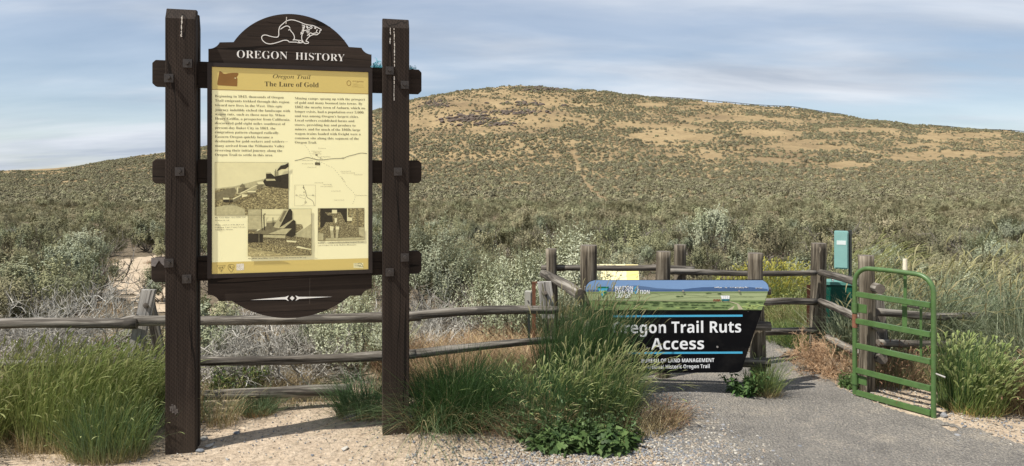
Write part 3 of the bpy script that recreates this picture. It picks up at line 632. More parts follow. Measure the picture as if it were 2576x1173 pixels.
# historic prints
def printpic(corner, polys, A, y):
    mb = MB()
    for i, (m, pts) in enumerate(polys): mb.face([A(p) for p in pts], y-0.00022*i, m)
    mb.stroke([A(p) for p in corner], 0.0014, y-0.00022*(len(polys)+1), INK, True)
    return mb.build('mine_photograph', panel)
B4 = ZP(710, 530, 5.867)
c4 = [(57, 78), (1500, 85), (1498, 1115), (57, 1120)]
printpic(c4, [(P1, c4), (P2, [(57, 595), (440, 550), (1000, 412), (1330, 365), (1498, 300), (1498, 700), (57, 800)]), (PS, [(57, 640), (180, 600), (330, 590), (440, 690), (560, 720), (870, 620), (1060, 560), (1498, 560), (1498, 1115), (57, 1120)]),
    (P3, [(60, 680), (300, 600), (440, 575), (480, 640), (420, 760), (300, 770), (80, 830)]), (P3, [(500, 600), (600, 575), (740, 580), (640, 640), (510, 690)]),
    (P2, [(57, 960), (400, 900), (640, 1000), (650, 1115), (57, 1120)]), (P4, [(1000, 455), (1040, 400), (1500, 300), (1500, 600), (1250, 570), (1060, 550), (1010, 490)]),
    (P4, [(1058, 400), (1058, 300), (1160, 300), (1240, 370), (1240, 400)]), (P2, [(1060, 283), (1150, 280), (1165, 303), (1052, 306)]), (P2, [(1045, 405), (1230, 405), (1250, 440), (1070, 445)]),
    (P3, [(870, 512), (1025, 515), (960, 600), (880, 610)]), (P1, [(880, 462), (1000, 456), (1028, 510), (905, 512)]), (P2, [(535, 695), (880, 520), (910, 530), (590, 700)]), (P1, [(535, 690), (880, 520), (885, 532), (560, 698)]),
    (P3, [(700, 670), (855, 670), (840, 700), (700, 720)]), (P1, [(690, 642), (862, 638), (855, 668), (695, 670)]), (P1, [(585, 705), (700, 715), (690, 745), (590, 768)]),
    (P3, [(400, 810), (580, 715), (582, 760), (450, 868), (405, 868)]), (P1, [(400, 795), (575, 712), (582, 725), (415, 812)]), (P4, [(222, 810), (335, 810), (335, 868), (222, 868)]), (P1, [(215, 775), (335, 775), (338, 808), (220, 810)]),
    (P4, [(340, 830), (405, 820), (405, 868), (345, 868)]), (P3, [(545, 550), (595, 495), (650, 545), (645, 575), (545, 572)]), (P4, [(1230, 250), (1238, 250), (1240, 395), (1230, 395)]), (P4, [(1244, 218), (1255, 218), (1257, 390), (1246, 390)]), (P4, [(1266, 262), (1276, 262), (1278, 390), (1268, 390)]), (P4, [(1286, 250), (1298, 250), (1300, 390), (1288, 390)]),
    (P4, [(1270, 255), (1300, 205), (1350, 145), (1430, 130), (1500, 88), (1500, 170), (1440, 212), (1370, 215), (1300, 245)]), (P1, [(490, 590), (512, 560), (515, 640), (500, 690)])], B4, yt)
c8 = [(64, 64), (1364, 55), (1362, 1008), (64, 1030)]
printpic(c8, [(P1, c8), (P2, [(64, 64), (340, 62), (340, 470), (64, 480)]), (P3, [(64, 478), (260, 478), (180, 560), (64, 560)]), (PS, [(64, 500), (300, 520), (900, 560), (1360, 600), (1362, 1008), (64, 1030)]),
    (P2, [(1000, 620), (1360, 360), (1362, 700), (1010, 690)]), (PS2, [(1040, 370), (1170, 375), (1190, 450), (1040, 560)]), (PS2, [(370, 600), (1000, 620), (1362, 660), (1362, 830), (1060, 850), (700, 830), (440, 730), (370, 700)]),
    (P4, [(64, 560), (370, 570), (370, 740), (64, 750)]), (P3, [(440, 345), (640, 330), (640, 420), (445, 430)]), (P2, [(440, 340), (470, 308), (665, 292), (640, 330), (450, 345)]),
    (P4, [(700, 450), (905, 62), (940, 60), (972, 110), (972, 280), (780, 450)]), (P4, [(780, 455), (990, 275), (1040, 310), (1038, 600), (960, 640), (840, 600)]), (P2, [(690, 455), (985, 268), (1000, 280), (800, 455)]),
    (P3, [(180, 560), (420, 420), (640, 330), (700, 460), (965, 458), (840, 585), (400, 575)]), (P2, [(480, 570), (760, 465), (960, 460), (838, 580)]), (P2, [(580, 430), (800, 70), (905, 60), (700, 458)]), (P3, [(700, 300), (800, 100), (860, 95), (740, 330)]),
    (P2, [(380, 590), (830, 598), (830, 660), (380, 640)]), (P4, [(332, 66), (346, 66), (360, 495), (348, 495)]), (P4, [(378, 185), (400, 185), (408, 490), (390, 490)]), (P3, [(378, 185), (400, 155), (430, 150), (420, 175)]), (P4, [(568, 235), (582, 235), (586, 410), (574, 410)]),
    (P3, [(282, 510), (298, 510), (298, 770), (282, 770)]), (PS3, [(64, 830), (300, 900), (700, 960), (840, 1018), (64, 1030)]), (P1, [(850, 700), (1060, 715), (1050, 745), (860, 735)]), (P1, [(1080, 815), (1362, 880), (1362, 900), (1050, 850)])], A8, yt-.004-.0)
c9 = [(1497, 48), (2448, 42), (2446, 692), (1497, 712)]
printpic(c9, [(PS, c9), (P4, [(1545, 50), (2092, 46), (2092, 420), (1545, 440)]), (PS2, [(1640, 130), (1960, 130), (2060, 330), (2340, 430), (2330, 670), (1610, 690), (1600, 440), (1660, 330), (1820, 330)]), (P1, [(2095, 46), (2200, 46), (2200, 305), (2095, 305)]),
    (PS, [(2110, 50), (2200, 48), (2190, 240), (2110, 220)]), (P1, [(1785, 78), (1888, 78), (1888, 150), (1785, 150)]), (P4, [(1665, 195), (1790, 195), (1800, 310), (1665, 310)]), (P1, [(1835, 245), (1890, 245), (1885, 330), (1845, 350)]),
    (P1, [(1740, 410), (1820, 420), (1810, 500), (1745, 500)]), (P2, [(1750, 500), (1810, 500), (1830, 660), (1765, 660)]), (P1, [(1862, 415), (1935, 420), (1930, 480), (1860, 480)]), (P2, [(1865, 480), (1925, 480), (1905, 670), (1860, 670)]),
    (P2, [(1500, 560), (1610, 560), (1610, 700), (1500, 705)]), (P3, [(2285, 50), (2305, 50), (2320, 440), (2300, 440)]), (P2, [(2330, 430), (2446, 440), (2446, 640), (2340, 600)]), (P2, [(1660, 660), (2446, 640), (2446, 692), (1660, 705)])], A8, yt)
# blue twine caught on the top beam
def tangle(name, c, r, n, seed, mat, label, cat, rad=0.0012, flatten=0.6):
    rr = random.Random(seed); mb = MB()
    for _ in range(n):
        p = Vector((rr.gauss(0, r*.3), rr.gauss(0, r*.3), abs(rr.gauss(0, r*.3))*flatten)); d = Vector((rr.uniform(-1, 1), rr.uniform(-1, 1), rr.uniform(-.6, 1))).normalized(); pts = [p.copy()]
        for _ in range(6):
            d = (d+Vector((rr.uniform(-1, 1), rr.uniform(-1, 1), rr.uniform(-1, 1)))*.7-pts[-1]*(1.2/r)*.5).normalized(); pts.append(pts[-1]+d*r*.28)
        pts = [Vector((q.x, q.y, max(q.z, 0.002))) for q in pts]
        mb.tube(pts, rad, mat, 4, False)
    o = mb.build(name, None, c); return tag(o, label, cat)
TW = flat('blue_twine', (0.10, 0.42, 0.52), 0.6)
def bw(s, y, z): return Vector((OX+math.cos(TH)*s-math.sin(TH)*y, OY+math.sin(TH)*s+math.cos(TH)*y, z))
ztb = zz_(510, 200)
tangle('twine_tangle', bw(S2-.03, .088, ztb+.001), 0.045, 60, 3, TW, 'loose turquoise twine caught on the top beam left of the right post', 'twine')
tangle('twine_tangle', bw(S2+PW+.02, .088, ztb+.001), 0.03, 18, 4, TW, 'small wisp of turquoise twine on the top beam right of the right post', 'twine')

# ------------------------------------------------------------------ logs, rails and fences
def log(name, p0, p1, r0, r1, seed, parent, mat=RAIL, bend=0.0, rough=0.10, flatw=1.0):
    p0, p1 = Vector(p0), Vector(p1); Lg = (p1-p0).length; g = np.random.default_rng(seed)
    ns = max(10, int(Lg/0.05)); na = 20
    t = np.linspace(0, 1, ns); a = np.linspace(0, 2*np.pi, na, endpoint=False)
    T, A = np.meshgrid(t, a, indexing='ij')
    rad = (r0*(1-T)+r1*T)*(1+rough*((vnoise(T*Lg*5, A*0+seed, seed)-.5)+0.8*(vnoise(T*Lg*2.5+9, np.cos(A)*1.3+5, seed+1)-.5)+.5*(vnoise(T*Lg*9, np.sin(A)*2+3, seed+2)-.5)))
    for k in range(3):                                          # long drying cracks
        a0 = g.uniform(0, 2*np.pi); w = g.uniform(-.5, .5); d = np.abs((A-a0-w*T+np.pi) % (2*np.pi)-np.pi)
        rad -= r0*0.22*np.exp(-(d/0.16)**2)*np.clip(np.sin(np.pi*np.clip((T-g.uniform(0, .3))/g.uniform(.4, .8), 0, 1)), 0, 1)
    for k in range(max(1, int(Lg*1.6))):                        # knots
        kt, ka = g.uniform(0, 1), g.uniform(0, 2*np.pi); d = np.abs((A-ka+np.pi) % (2*np.pi)-np.pi)
        rad += r0*0.16*np.exp(-(d/0.3)**2-((T-kt)*Lg/0.03)**2)
    bz = bend*np.sin(np.pi*T)+(0.004+.004*(seed%3))*np.sin(T*(2.2+seed%4)+seed)*min(1, Lg); by = 0.006*np.sin(T*3+seed*2)*min(1, Lg)
    V = np.stack([T*Lg, np.cos(A)*rad*flatw+by, np.sin(A)*rad+bz], -1).reshape(-1, 3)
    i = np.arange(ns-1)[:, None]*na; j = np.arange(na)[None, :]; j2 = (j+1) % na
    Q = np.stack([i+j, i+na+j, i+na+j2, i+j2], -1).reshape(-1, 4)
    V = np.concatenate([V, [[-.002, by[0, 0], bz[0, 0]], [Lg+.002, by[-1, 0], bz[-1, 0]]]])
    c0, c1 = ns*na, ns*na+1; jj = np.arange(na); e = (ns-1)*na
    T1 = np.stack([np.full(na, c0), jj, (jj+1) % na], 1); T2 = np.stack([np.full(na, c1), e+(jj+1) % na, e+jj], 1)
    Tt = np.concatenate([T1, T2]); mi = np.concatenate([np.zeros(len(Q)), np.ones(len(Tt))])
    me = mkmesh(name, V, Q, Tt, [mat, ENDW], mi); me.polygons.foreach_set('use_smooth', np.concatenate([np.ones(len(Q)), np.zeros(len(Tt))]).astype(bool))
    o = link(name, me, parent); d = (p1-p0); o.rotation_mode = 'QUATERNION'
    o.rotation_quaternion = d.to_track_quat('X', 'Z'); o.location = p0-(parent.location if parent else Vector())
    return o
def plank(name, pts, y_top, y_bot, th, parent, mat=RAILP, seed=1):
    """leaning plank: pts = four corners (x,z) clockwise from top left; y given at top and bottom"""
    (a, b_, c, d) = pts; mb = MB(); n = 7; vs = []
    for i in range(n+1):
        t = i/n; l = (a[0]*(1-t)+d[0]*t, a[1]*(1-t)+d[1]*t); r = (b_[0]*(1-t)+c[0]*t, b_[1]*(1-t)+c[1]*t); y = y_top*(1-t)+y_bot*t
        j = random.Random(seed*50+i).uniform(-.0025, .0025)
        vs += [(l[0]+j, y, l[1]), (r[0]+j, y, r[1]), (r[0]+j, y+th, r[1]), (l[0]+j, y+th, l[1])]
    fs = [(0, 3, 2, 1)]
    for i in range(n):
        o = 4*i
        for k in range(4): fs.append((o+k, o+(k+1) % 4, o+4+(k+1) % 4, o+4+k))
    fs.append((4*n, 4*n+1, 4*n+2, 4*n+3))
    # keep wood grain running along the plank: local X axis = length
    base = Vector((0, 0, 0)); ax = (Vector(((d[0]+c[0])/2, y_bot, (d[1]+c[1])/2))-Vector(((a[0]+b_[0])/2, y_top, (a[1]+b_[1])/2))).normalized()
    zx = Vector((0, -1, 0)); yx = zx.cross(ax).normalized(); zx = ax.cross(yx); Mx = Matrix((ax, yx, zx)).transposed()
    org = Vector(((a[0]+b_[0])/2, y_top, (a[1]+b_[1])/2)); inv = Mx.inverted()
    mb.add([inv @ (Vector(v)-org) for v in vs], fs, mat)
    o = mb.build(name, parent); o.rotation_mode = 'QUATERNION'; o.rotation_quaternion = Mx.to_quaternion(); o.location = org-(parent.location if parent else Vector()); return o
def rail(par, x0, y0, D0, x1, y1, D1, r0, r1, seed, bend=0.0, name='rail'): return log(name, at(x0, y0, D0), at(x1, y1, D1), r0, r1, seed, par, bend=bend)
# A: buck-and-rail fence passing behind the board
fa = empty('rail_fence', (-1.8, 4.95, 0)); tag(fa, 'low weathered three-rail fence with a leaning buck post, running behind the large board', 'fence')
rail(fa, -420, 833, 4.52, 345, 813, 4.80, .031, .034, 11, .01); rail(fa, 340, 806, 4.83, 1060, 797, 5.08, .034, .036, 12, -.012); rail(fa, 1020, 798, 5.05, 1402, 779, 5.33, .034, .030, 13, .012)
rail(fa, 290, 808, 4.88, 345, 800, 4.84, .014, .024, 23)
rail(fa, -420, 922, 4.50, 352, 906, 4.78, .030, .033, 14); rail(fa, 345, 908, 4.84, 1045, 893, 5.06, .032, .034, 15, -.015); rail(fa, 1000, 895, 5.04, 1420, 850, 5.35, .033, .026, 16, .01)
rail(fa, 300, 1000, 4.72, 885, 984, 4.92, .033, .039, 17, .006)
A5 = lambda zx, zy: ((380+zx/2.93)*.75168, (840+zy/2.93)*.75168)
def pq(pts, D): return [(at(p[0], p[1], D).x, at(p[0], p[1], D).z) for p in pts]
bp = plank('buck_plank', pq([(354, 730), (388, 730), (352, 900), (318, 900)], 4.90), 4.90, 4.90, 0.035, fa, RAILP, 3)
plank('buck_plank', pq([(362, 760), (384, 762), (402, 930), (378, 930)], 4.96), 4.965, 5.05, 0.035, fa, RAIL, 4)
log('peg', at(366, 768, 4.84), at(366, 770, 4.95), .016, .016, 31, bp if False else fa)
plank('buck_plank', pq([(1352, 711), (1387, 709), (1396, 800), (1364, 800)], 5.46), 5.46, 5.44, 0.04, fa, RAILP, 5)
log('peg', at(1372, 737, 5.38), at(1372, 739, 5.5), .014, .014, 32, fa)
# B: round post fence of the entrance
def rpost(par, px, top, D, wpx, seed, base=-0.25, mat=POSTW, dx=0, name='post'):
    p = at(px, top, D); r = wpx*D/F/2
    return log(name, (p.x+dx, p.y, base), (p.x, p.y, p.z), r*1.04, r, seed, par, mat, rough=.07)
fb = empty('post_and_rail_fence', (1.6, 6.2, 0)); tag(fb, 'rustic round-post fence lining the gravel entrance, from the sagebrush to the green gate', 'fence')
rpost(fb, 1387, 626, 5.95, 27, 41); rpost(fb, 1667, 633, 5.62, 36, 43); rpost(fb, 1714, 616, 6.15, 31, 44); rpost(fb, 2058, 612, 6.45, 37, 45); rpost(fb, 2179, 643, 5.36, 38, 46)
rail(fb, 1362, 676, 6.03, 1664, 673, 5.80, .026, .025, 51, name='rail'); rail(fb, 1640, 672, 6.06, 1745, 677, 6.06, .022, .024, 52)
rail(fb, 1680, 684, 5.80, 2052, 686, 6.33, .026, .024, 53)
rail(fb, 1365, 688, 6.0, 1462, 744, 5.17, .034, .045, 54, .012)
rail(fb, 1880, 760, 6.0, 2050, 759, 6.33, .030, .032, 55); rail(fb, 1880, 835, 6.0, 2050, 836, 6.33, .030, .031, 56)
rail(fb, 2062, 686, 6.36, 2216, 727, 5.22, .030, .036, 57); rail(fb, 2062, 761, 6.36, 2218, 824, 5.22, .031, .034, 58, .01); rail(fb, 2085, 852, 6.2, 2218, 907, 5.25, .033, .040, 59)
# C: short fence carrying the small sign
fc = empty('sign_fence', (1.2, 5.3, 0)); tag(fc, 'short dark fence of two posts and stub rails holding up the black sign', 'fence')
rpost(fc, 1482, 617, 5.42, 42, 42); rpost(fc, 1904, 637, 5.36, 37, 47)
rail(fc, 1470, 728, 5.27, 1937, 735, 5.25, .032, .028, 61); rail(fc, 1470, 815, 5.27, 1938, 821, 5.25, .033, .036, 62); rail(fc, 1500, 908, 5.27, 1936, 911, 5.25, .036, .034, 63)
# D: fence running off to the right behind the gate
fd = empty('rail_fence', (4.0, 5.9, 0)); tag(fd, 'dark two-rail fence running right from the gate through the tall bluish grass', 'fence')
rail(fd, 2205, 789, 5.6, 2500, 796, 6.1, .030, .032, 71); rail(fd, 2490, 790, 6.1, 2760, 800, 6.5, .030, .03, 72); rail(fd, 2210, 862, 5.6, 2600, 866, 6.1, .028, .028, 73)
plank('buck_plank', pq([(2198, 742), (2222, 742), (2242, 900), (2208, 900)], 5.68), 5.68, 5.68, 0.04, fd, RAIL, 6)
plank('buck_plank', pq([(2640, 735), (2662, 735), (2640, 900), (2615, 900)], 6.3), 6.3, 6.3, 0.04, fd, RAILP, 7)

# ------------------------------------------------------------------ black recreation sign
SY = 5.150
def B5(p, d=0.0): q = at((1900+p[0]/2.9325)*.75168, (900+p[1]/2.9325)*.75168, SY); return (q.x, q.z)
def B6(p): q = at((1950+p[0]/4.025)*.75168, (930+p[1]/4.025)*.75168, SY); return (q.x, q.z)
sgn = empty('trail_access_sign', (0, SY, 0)); tag(sgn, 'black tapered access sign with a painted prairie strip, mounted on the short fence', 'sign')
SBLACK = flat('sign_black', (0.004, 0.004, 0.005), 0.5, 0.08, vary=0.2, scale=6)
nt = SBLACK.node_tree; b = nt.nodes['Principled BSDF']; old = b.inputs['Base Color'].links[0].from_socket; v = tco(nt)
k = mixc(nt, M(nt, 'GREATER_THAN', noise(nt, v, 55, 3, .6), .745), old, (0.16, 0.15, 0.14)); k = mixc(nt, M(nt, 'MULTIPLY', M(nt, 'SUBTRACT', noise(nt, v, 4, 6, .7), .5, clamp=True), .22), k, (0.22, 0.20, 0.17)); L(nt, k, b.inputs['Base Color'])
SBLUE = flat('sign_blue_line', (0.07, 0.40, 0.62), 0.4, vary=.03); SSKY = flat('sign_sky', (0.20, 0.33, 0.56), 0.4, vary=.03); SHILL = flat('sign_hill_blue', (0.10, 0.17, 0.31), 0.4, vary=.08); SHILL2 = flat('sign_hill_deep', (0.065, 0.125, 0.26), 0.4, vary=.08)
SG1 = flat('sign_pale_green', (0.36, 0.42, 0.22), 0.4, vary=.06, scale=8); SG2 = flat('sign_mid_green', (0.22, 0.30, 0.12), 0.4, vary=.1, scale=14); SG3 = flat('sign_dark_green', (0.05, 0.085, 0.03), 0.4); SG4 = flat('sign_yellow_green', (0.42, 0.52, 0.18), 0.4); STAN = flat('sign_track', (0.48, 0.44, 0.30), 0.4); SWH = flat('sign_white', (0.82, 0.83, 0.84), 0.4, vary=.02)
STEAL = flat('sign_wagon_teal', (0.02, 0.16, 0.20), 0.4); SRED = flat('sign_ox_brown', (0.22, 0.08, 0.04), 0.4); SGRN = flat('sign_badge_green', (0.01, 0.16, 0.09), 0.4)
# outline
def lr(t): return t
TLx, TRx = B5((172, 210))[0], B5((1975, 210))[0]; tz = B5((0, 108))[1]
cs = [B5((172, 215))]+arc_through(B5((173, 200)), B5((198, 140)), B5((262, 112)), 10)+arc_through(B5((1890, 107)), B5((1950, 135)), B5((1976, 205)), 10)
R_lo = B5((1722, 945)); R_b = B5((1645, 1018)); Lm = lambda p: (B5((172, 0))[0]+B5((1976, 0))[0]-p[0], p[1]-0.004)
cs += [R_lo]+arc_through(R_lo, B5((1700, 1000)), R_b, 6)[1:]+[Lm(p) for p in reversed(arc_through(R_lo, B5((1700, 1000)), R_b, 6))]
mb = MB(); mb.prism([p for p in cs], 0.0, 0.012, SBLACK); body = mb.build('sign_plate', sgn)
# coloured landscape strip clipped to the outline
def clip_strip(zlo, zhi, fn=None):
    P = cs; n = len(P); xs = []
    def xr(z):
        hit = []
        for i in range(n):
            a, b_ = P[i], P[(i+1) % n]
            if (a[1]-z)*(b_[1]-z) < 0 or a[1] == z: hit.append(a[0]+(b_[0]-a[0])*((z-a[1])/((b_[1]-a[1]) or 1e-9)))
        return min(hit)+.0025, max(hit)-.0025
    lst = np.linspace(zlo, zhi, 9); L_ = [(xr(z)[0], z) for z in lst]; R_ = [(xr(z)[1], z) for z in lst]
    return L_+R_[::-1]
zt_, zs_, zg_, zb_ = tz-.003, B6((0, 188))[1], B6((0, 305))[1], B6((0, 434))[1]
mb = MB(); yy = -0.0008
mb.face(clip_strip(zs_, zt_), yy, SSKY); mb.face(clip_strip(zg_, zs_), yy, SG1); mb.face(clip_strip(zb_, zg_), yy, SG2)
hx = [(60, 160), (180, 158), (380, 140), (500, 122), (620, 108), (720, 104), (850, 118), (1000, 140), (1200, 150), (1330, 152), (1330, 188), (60, 188)]
mb.face([B6(p) for p in hx], yy-.0004, SHILL)
mb.face([B6(p) for p in [(1300, 160), (1450, 142), (1600, 128), (1760, 124), (1900, 128), (2100, 124), (2250, 125), (2400, 140), (2490, 152), (2495, 188), (1300, 188)]], yy-.0008, SHILL2)
mb.face([B6(p) for p in [(60, 168), (900, 158), (1300, 160), (1300, 188), (60, 188)]], yy-.0012, SHILL2)
mb.stroke([B6((56, 190)), B6((2490, 184))], .0022, yy-.0016, SG1)
r = random.Random(5)
for k in range(46):
    x = r.uniform(1770, 2230) if k < 36 else r.uniform(2330, 2430); y = r.uniform(124, 134) if k < 36 else 137; mb.face([B6(p) for p in [(x-r.uniform(3, 16), y), (x, y-6), (x+r.uniform(3, 14), y+1), (x+2, y+r.uniform(4, 10))]], yy-.002, SWH)
mb.face([B6(p) for p in [(60, 192), (2492, 188), (2490, 200), (65, 206)]], yy-.0014, SG3 if False else SG2)
for p in ([(850, 285), (1150, 225), (1500, 235), (1700, 262)], [(940, 205), (1040, 225)], [(1180, 290), (1500, 262), (1900, 265), (2480, 246)], [(600, 272), (860, 240), (950, 205)], [(1620, 235), (1850, 225), (1950, 238), (2300, 260)]): mb.stroke(smooth([B6(q_) for q_ in p]), .0013, yy-.0018, SG3)
mb.stroke([B6((130, 302)), B6((2470, 308))], .0055, yy-.0016, SG3 if False else SG2); mb.stroke([B6((120, 298)), B6((1800, 316)), B6((2000, 322))], .0028, yy-.0020, STAN)
for x0, x1, y in [(670, 1050, 332), (660, 890, 356), (940, 1040, 350), (1060, 1160, 324), (1210, 1800, 334), (1075, 1430, 360), (920, 1030, 372), (1100, 1230, 384), (680, 730, 388), (780, 890, 408), (1300, 1550, 402), (1600, 1960, 402), (1450, 1660, 368), (1850, 2000, 370), (2110, 2220, 328), (2240, 2340, 334), (2350, 2450, 334), (330, 600, 330), (400, 640, 350), (1710, 1780, 372), (220, 420, 370), (1650, 1740, 205), (1250, 1360, 250), (1810, 1870, 216)]:
    n = max(4, int((x1-x0)/22)); up = [(x0+(x1-x0)*i/n, y-r.uniform(2, 11)*(1 if 0 < i < n else 0)) for i in range(n+1)]; dn = [(x0+(x1-x0)*i/n, y+r.uniform(1, 7)*(1 if 0 < i < n else 0)+1) for i in range(n, -1, -1)]
    mb.face([B6(p) for p in up+dn], yy-.0020, SG3)
for k in range(26):
    x = r.choice([r.uniform(2140, 2420), r.uniform(180, 1900)]); y = r.uniform(350 if x > 2000 else 395, 425); w = r.uniform(25, 60); mb.face([B6(p) for p in [(x-w, y), (x-w*.4, y-8), (x+w*.5, y-7), (x+w, y+1), (x, y+6)]], yy-.0018, SG4)
mb.face([B6(p) for p in [(1970, 322), (2010, 322), (2100, 350), (2160, 425), (1950, 430), (2030, 380), (2060, 350)]], yy-.0024, STAN); mb.face([B6(p) for p in [(2040, 345), (2075, 355), (2095, 428), (2015, 430), (2040, 390)]], yy-.0027, SG2)
mb.build('landscape_strip', body)
mb = MB()
mb.face([B6(p) for p in [(1870, 285), (1975, 285), (1972, 312), (1875, 312)]], yy-.0030, STEAL); mb.face([B6(p) for p in [(1855, 238), (1880, 240), (1950, 238), (1977, 240), (1975, 285), (1870, 285)]], yy-.0034, SWH)
for x in (1900, 1925, 1950): mb.stroke([B6((x, 240)), B6((x-2, 284))], .0012, yy-.0036, SG3)
for x in (1885, 1960):
    c = B6((x, 308)); mb.stroke([(c[0]+.006*math.cos(t), c[1]+.006*math.sin(t)) for t in np.linspace(0, 6.28, 12)[:-1]], .002, yy-.0036, SG3, True)
for x in (1765, 1800, 1830):
    mb.face([B6(p) for p in [(x-8, 292), (x+18, 286), (x+24, 300), (x+20, 320), (x+14, 320), (x+13, 305), (x+2, 305), (x, 322), (x-6, 322)]], yy-.0030, SRED)
mb.build('covered_wagon_print', body)
mb = MB()
mb.face([B6(p) for p in [(185, 118), (358, 118), (268, 272)]], yy-.0030, SGRN); mb.face([B6(p) for p in [(205, 142), (338, 142), (320, 180), (222, 180)]], yy-.0034, SBLUE); mb.face([B6(p) for p in [(220, 175), (322, 172), (268, 260)]], yy-.0036, SG4); mb.face([B6(p) for p in [(300, 155), (318, 205), (290, 215), (280, 205)]], yy-.0038, SGRN)
mb.face([B6(p) for p in [(255, 180), (275, 185), (262, 205), (275, 225), (262, 250), (248, 215)]], yy-.0040, SBLUE)
mb.stroke([B6((401, 105)), B6((401, 275))], .0014, yy-.003, SWH); mb.build('agency_badge', body)
def ssb(t): return ''.join(chr(0x1D5D4+ord(c)-65) if 'A' <= c <= 'Z' else chr(0x1D5EE+ord(c)-97) if 'a' <= c <= 'z' else c for c in t)
mb = MB()
for t, x0, x1, y in (('NATION', 438, 678, 160), ('L', 738, 762, 160), ('CONSER', 436, 682, 213), ('ATION', 722, 900, 213), ('LANDS', 440, 645, 270)): put_text(mb, ssb(t), B6((x0, y)), B6((x1, y)), yy-.003, SWH, cap=.0265)
mb.face([B6(p) for p in [(684, 160), (700, 118), (716, 118), (732, 160), (718, 160), (708, 132), (697, 160)]], yy-.003, SBLUE); mb.face([B6(p) for p in [(684, 172), (700, 213), (716, 213), (732, 172), (718, 172), (708, 200), (697, 172)]], yy-.003, SBLUE)
mb.build('heading_lettering', body)
mb = MB()
for ya, yb_ in ((450, 476), (812, 838)): mb.face([B5((445 if ya < 500 else 445, ya+6)), B5((1715, ya)), B5((1715, yb_-6)), B5((445, yb_))][::1], yy, SBLUE)
put_text(mb, ssb('Oregon Trail Ruts'), B5((440, 634)), B5((1702, 624)), yy, SWH, cap=.083); put_text(mb, ssb('Access'), B5((820, 793)), B5((1338, 788)), yy, SWH, cap=.083)
put_text(mb, ssb('BUREAU OF LAND MANAGEMENT'), B5((722, 921)), B5((1438, 914)), yy, SWH, cap=.0275); put_text(mb, ssb('National Historic Oregon Trail'), B5((768, 983)), B5((1393, 973)), yy, SWH, cap=.0275)
mb.build('sign_lettering', body)
SCREW = flat('screw_steel', (0.35, 0.34, 0.33), 0.35, metal=.6)
for p in ((1130, 218), (1680, 218), (568, 218), (780, 775), (1466, 765)):
    c = B5(p); mb = MB(); vs = [(c[0]+.0075*math.cos(i*.785), y, c[1]+.0075*math.sin(i*.785)) for y in (-.0035, -.009) for i in range(8)]
    mb.add(vs, [tuple(range(8, 16))]+[(i, (i+1) % 8, 8+(i+1) % 8, 8+i) for i in range(8)], SCREW); mb.build('bolt', sgn)

# ------------------------------------------------------------------ green gate
GP = flat('green_gate_paint', (0.066, 0.130, 0.038), 0.42, 0.5, vary=.22, scale=22)
nt = GP.node_tree; b = nt.nodes['Principled BSDF']; old = b.inputs['Base Color'].links[0].from_socket; v = tco(nt)
rs = M(nt, 'GREATER_THAN', noise(nt, v, 26, 6, .75, .4), .655); k = mixc(nt, rs, old, (0.13, 0.055, 0.03))
du = M(nt, 'MULTIPLY', M(nt, 'SUBTRACT', noise(nt, v, 7, 6, .7), .45, clamp=True), 2.2, clamp=True); k = mixc(nt, M(nt, 'MULTIPLY', du, .28), k, (0.17, 0.19, 0.11)); L(nt, k, b.inputs['Base Color'])
RUST = flat('rusty_steel', (0.19, 0.085, 0.05), 0.8, vary=.35, scale=40)
g0 = Vector((2.522, 5.20, 0)); g1 = Vector((2.813, 4.715, 0)); gl = (g1-g0).length; ga = math.atan2(g1.y-g0.y, g1.x-g0.x)
gate = empty('green_gate', g0, ga); tag(gate, 'open green tubular steel gate with five bars and rounded top corners', 'gate')
mb = MB(); rc = .115; zt2 = .945; arc = []
for i in range(9): t = math.pi/2*i/8; arc.append((rc-rc*math.cos(t), 0, zt2-rc+rc*math.sin(t)))
arc2 = [(gl-rc+rc*math.sin(math.pi/2*i/8), 0, zt2-rc+rc*math.cos(math.pi/2*i/8)) for i in range(9)]
mb.tube([(0, 0, .012)]+[(0, 0, .3), (0, 0, .6)]+arc+[(gl/2, 0, zt2+.004)]+arc2+[(gl, 0, .5), (gl, 0, .0)], .0165, GP, 12); mb.build('gate_frame', gate)
for z in (.748, .551, .370, .190, .026):
    mb = MB(); mb.box(.014, gl-.014, -.018, .012, z-.019, z+.019, GP, .004); mb.build('bar', gate)
for z, r_ in ((.645, GP), (.12, GP)):
    mb = MB(); mb.tube([(0, 0, z-.035), (0, 0, z+.035)], .0225, r_, 12); mb.box(-.02, .085, .010, .018, z-.032, z+.032, r_, .003); mb.build('hinge', gate)
mb = MB(); mb.tube([(0, 0, .50), (0, 0, .60)], .0185, RUST, 12); mb.build('rusty_sleeve', gate)
lp = (2273-CX)/F; t_l = 0.36
mb = MB(); mb.box(gl*.60-.010, gl*.60+.012, .055, .062, .545, .93, GP); mb.box(gl*.60-.016, gl*.60+.018, .05, .055, .545, .76, GP); lev = mb.build('latch_lever', gate)
mb = MB(); mb.tube([(gl*.60, .058, .93), (gl*.60, .058, .97), (gl*.60, .058, 1.035)], [.0145, .0155, .0135], flat('taped_grip', (0.66, 0.60, 0.47), .7, vary=.15, scale=60), 10); mb.build('grip', lev)
mb = MB(); mb.box(gl*.80-.008, gl*.80+.008, .05, .057, .37, .72, GP); mb.box(gl*.6, gl*.8, .052, .056, .70, .712, BOLTM); mb.build('latch_bar', gate)
mb = MB(); mb.tube([(gl, 0, .30), (gl+.075, 0, .288)], .006, RAILP, 6); mb.build('latch_pin', gate)

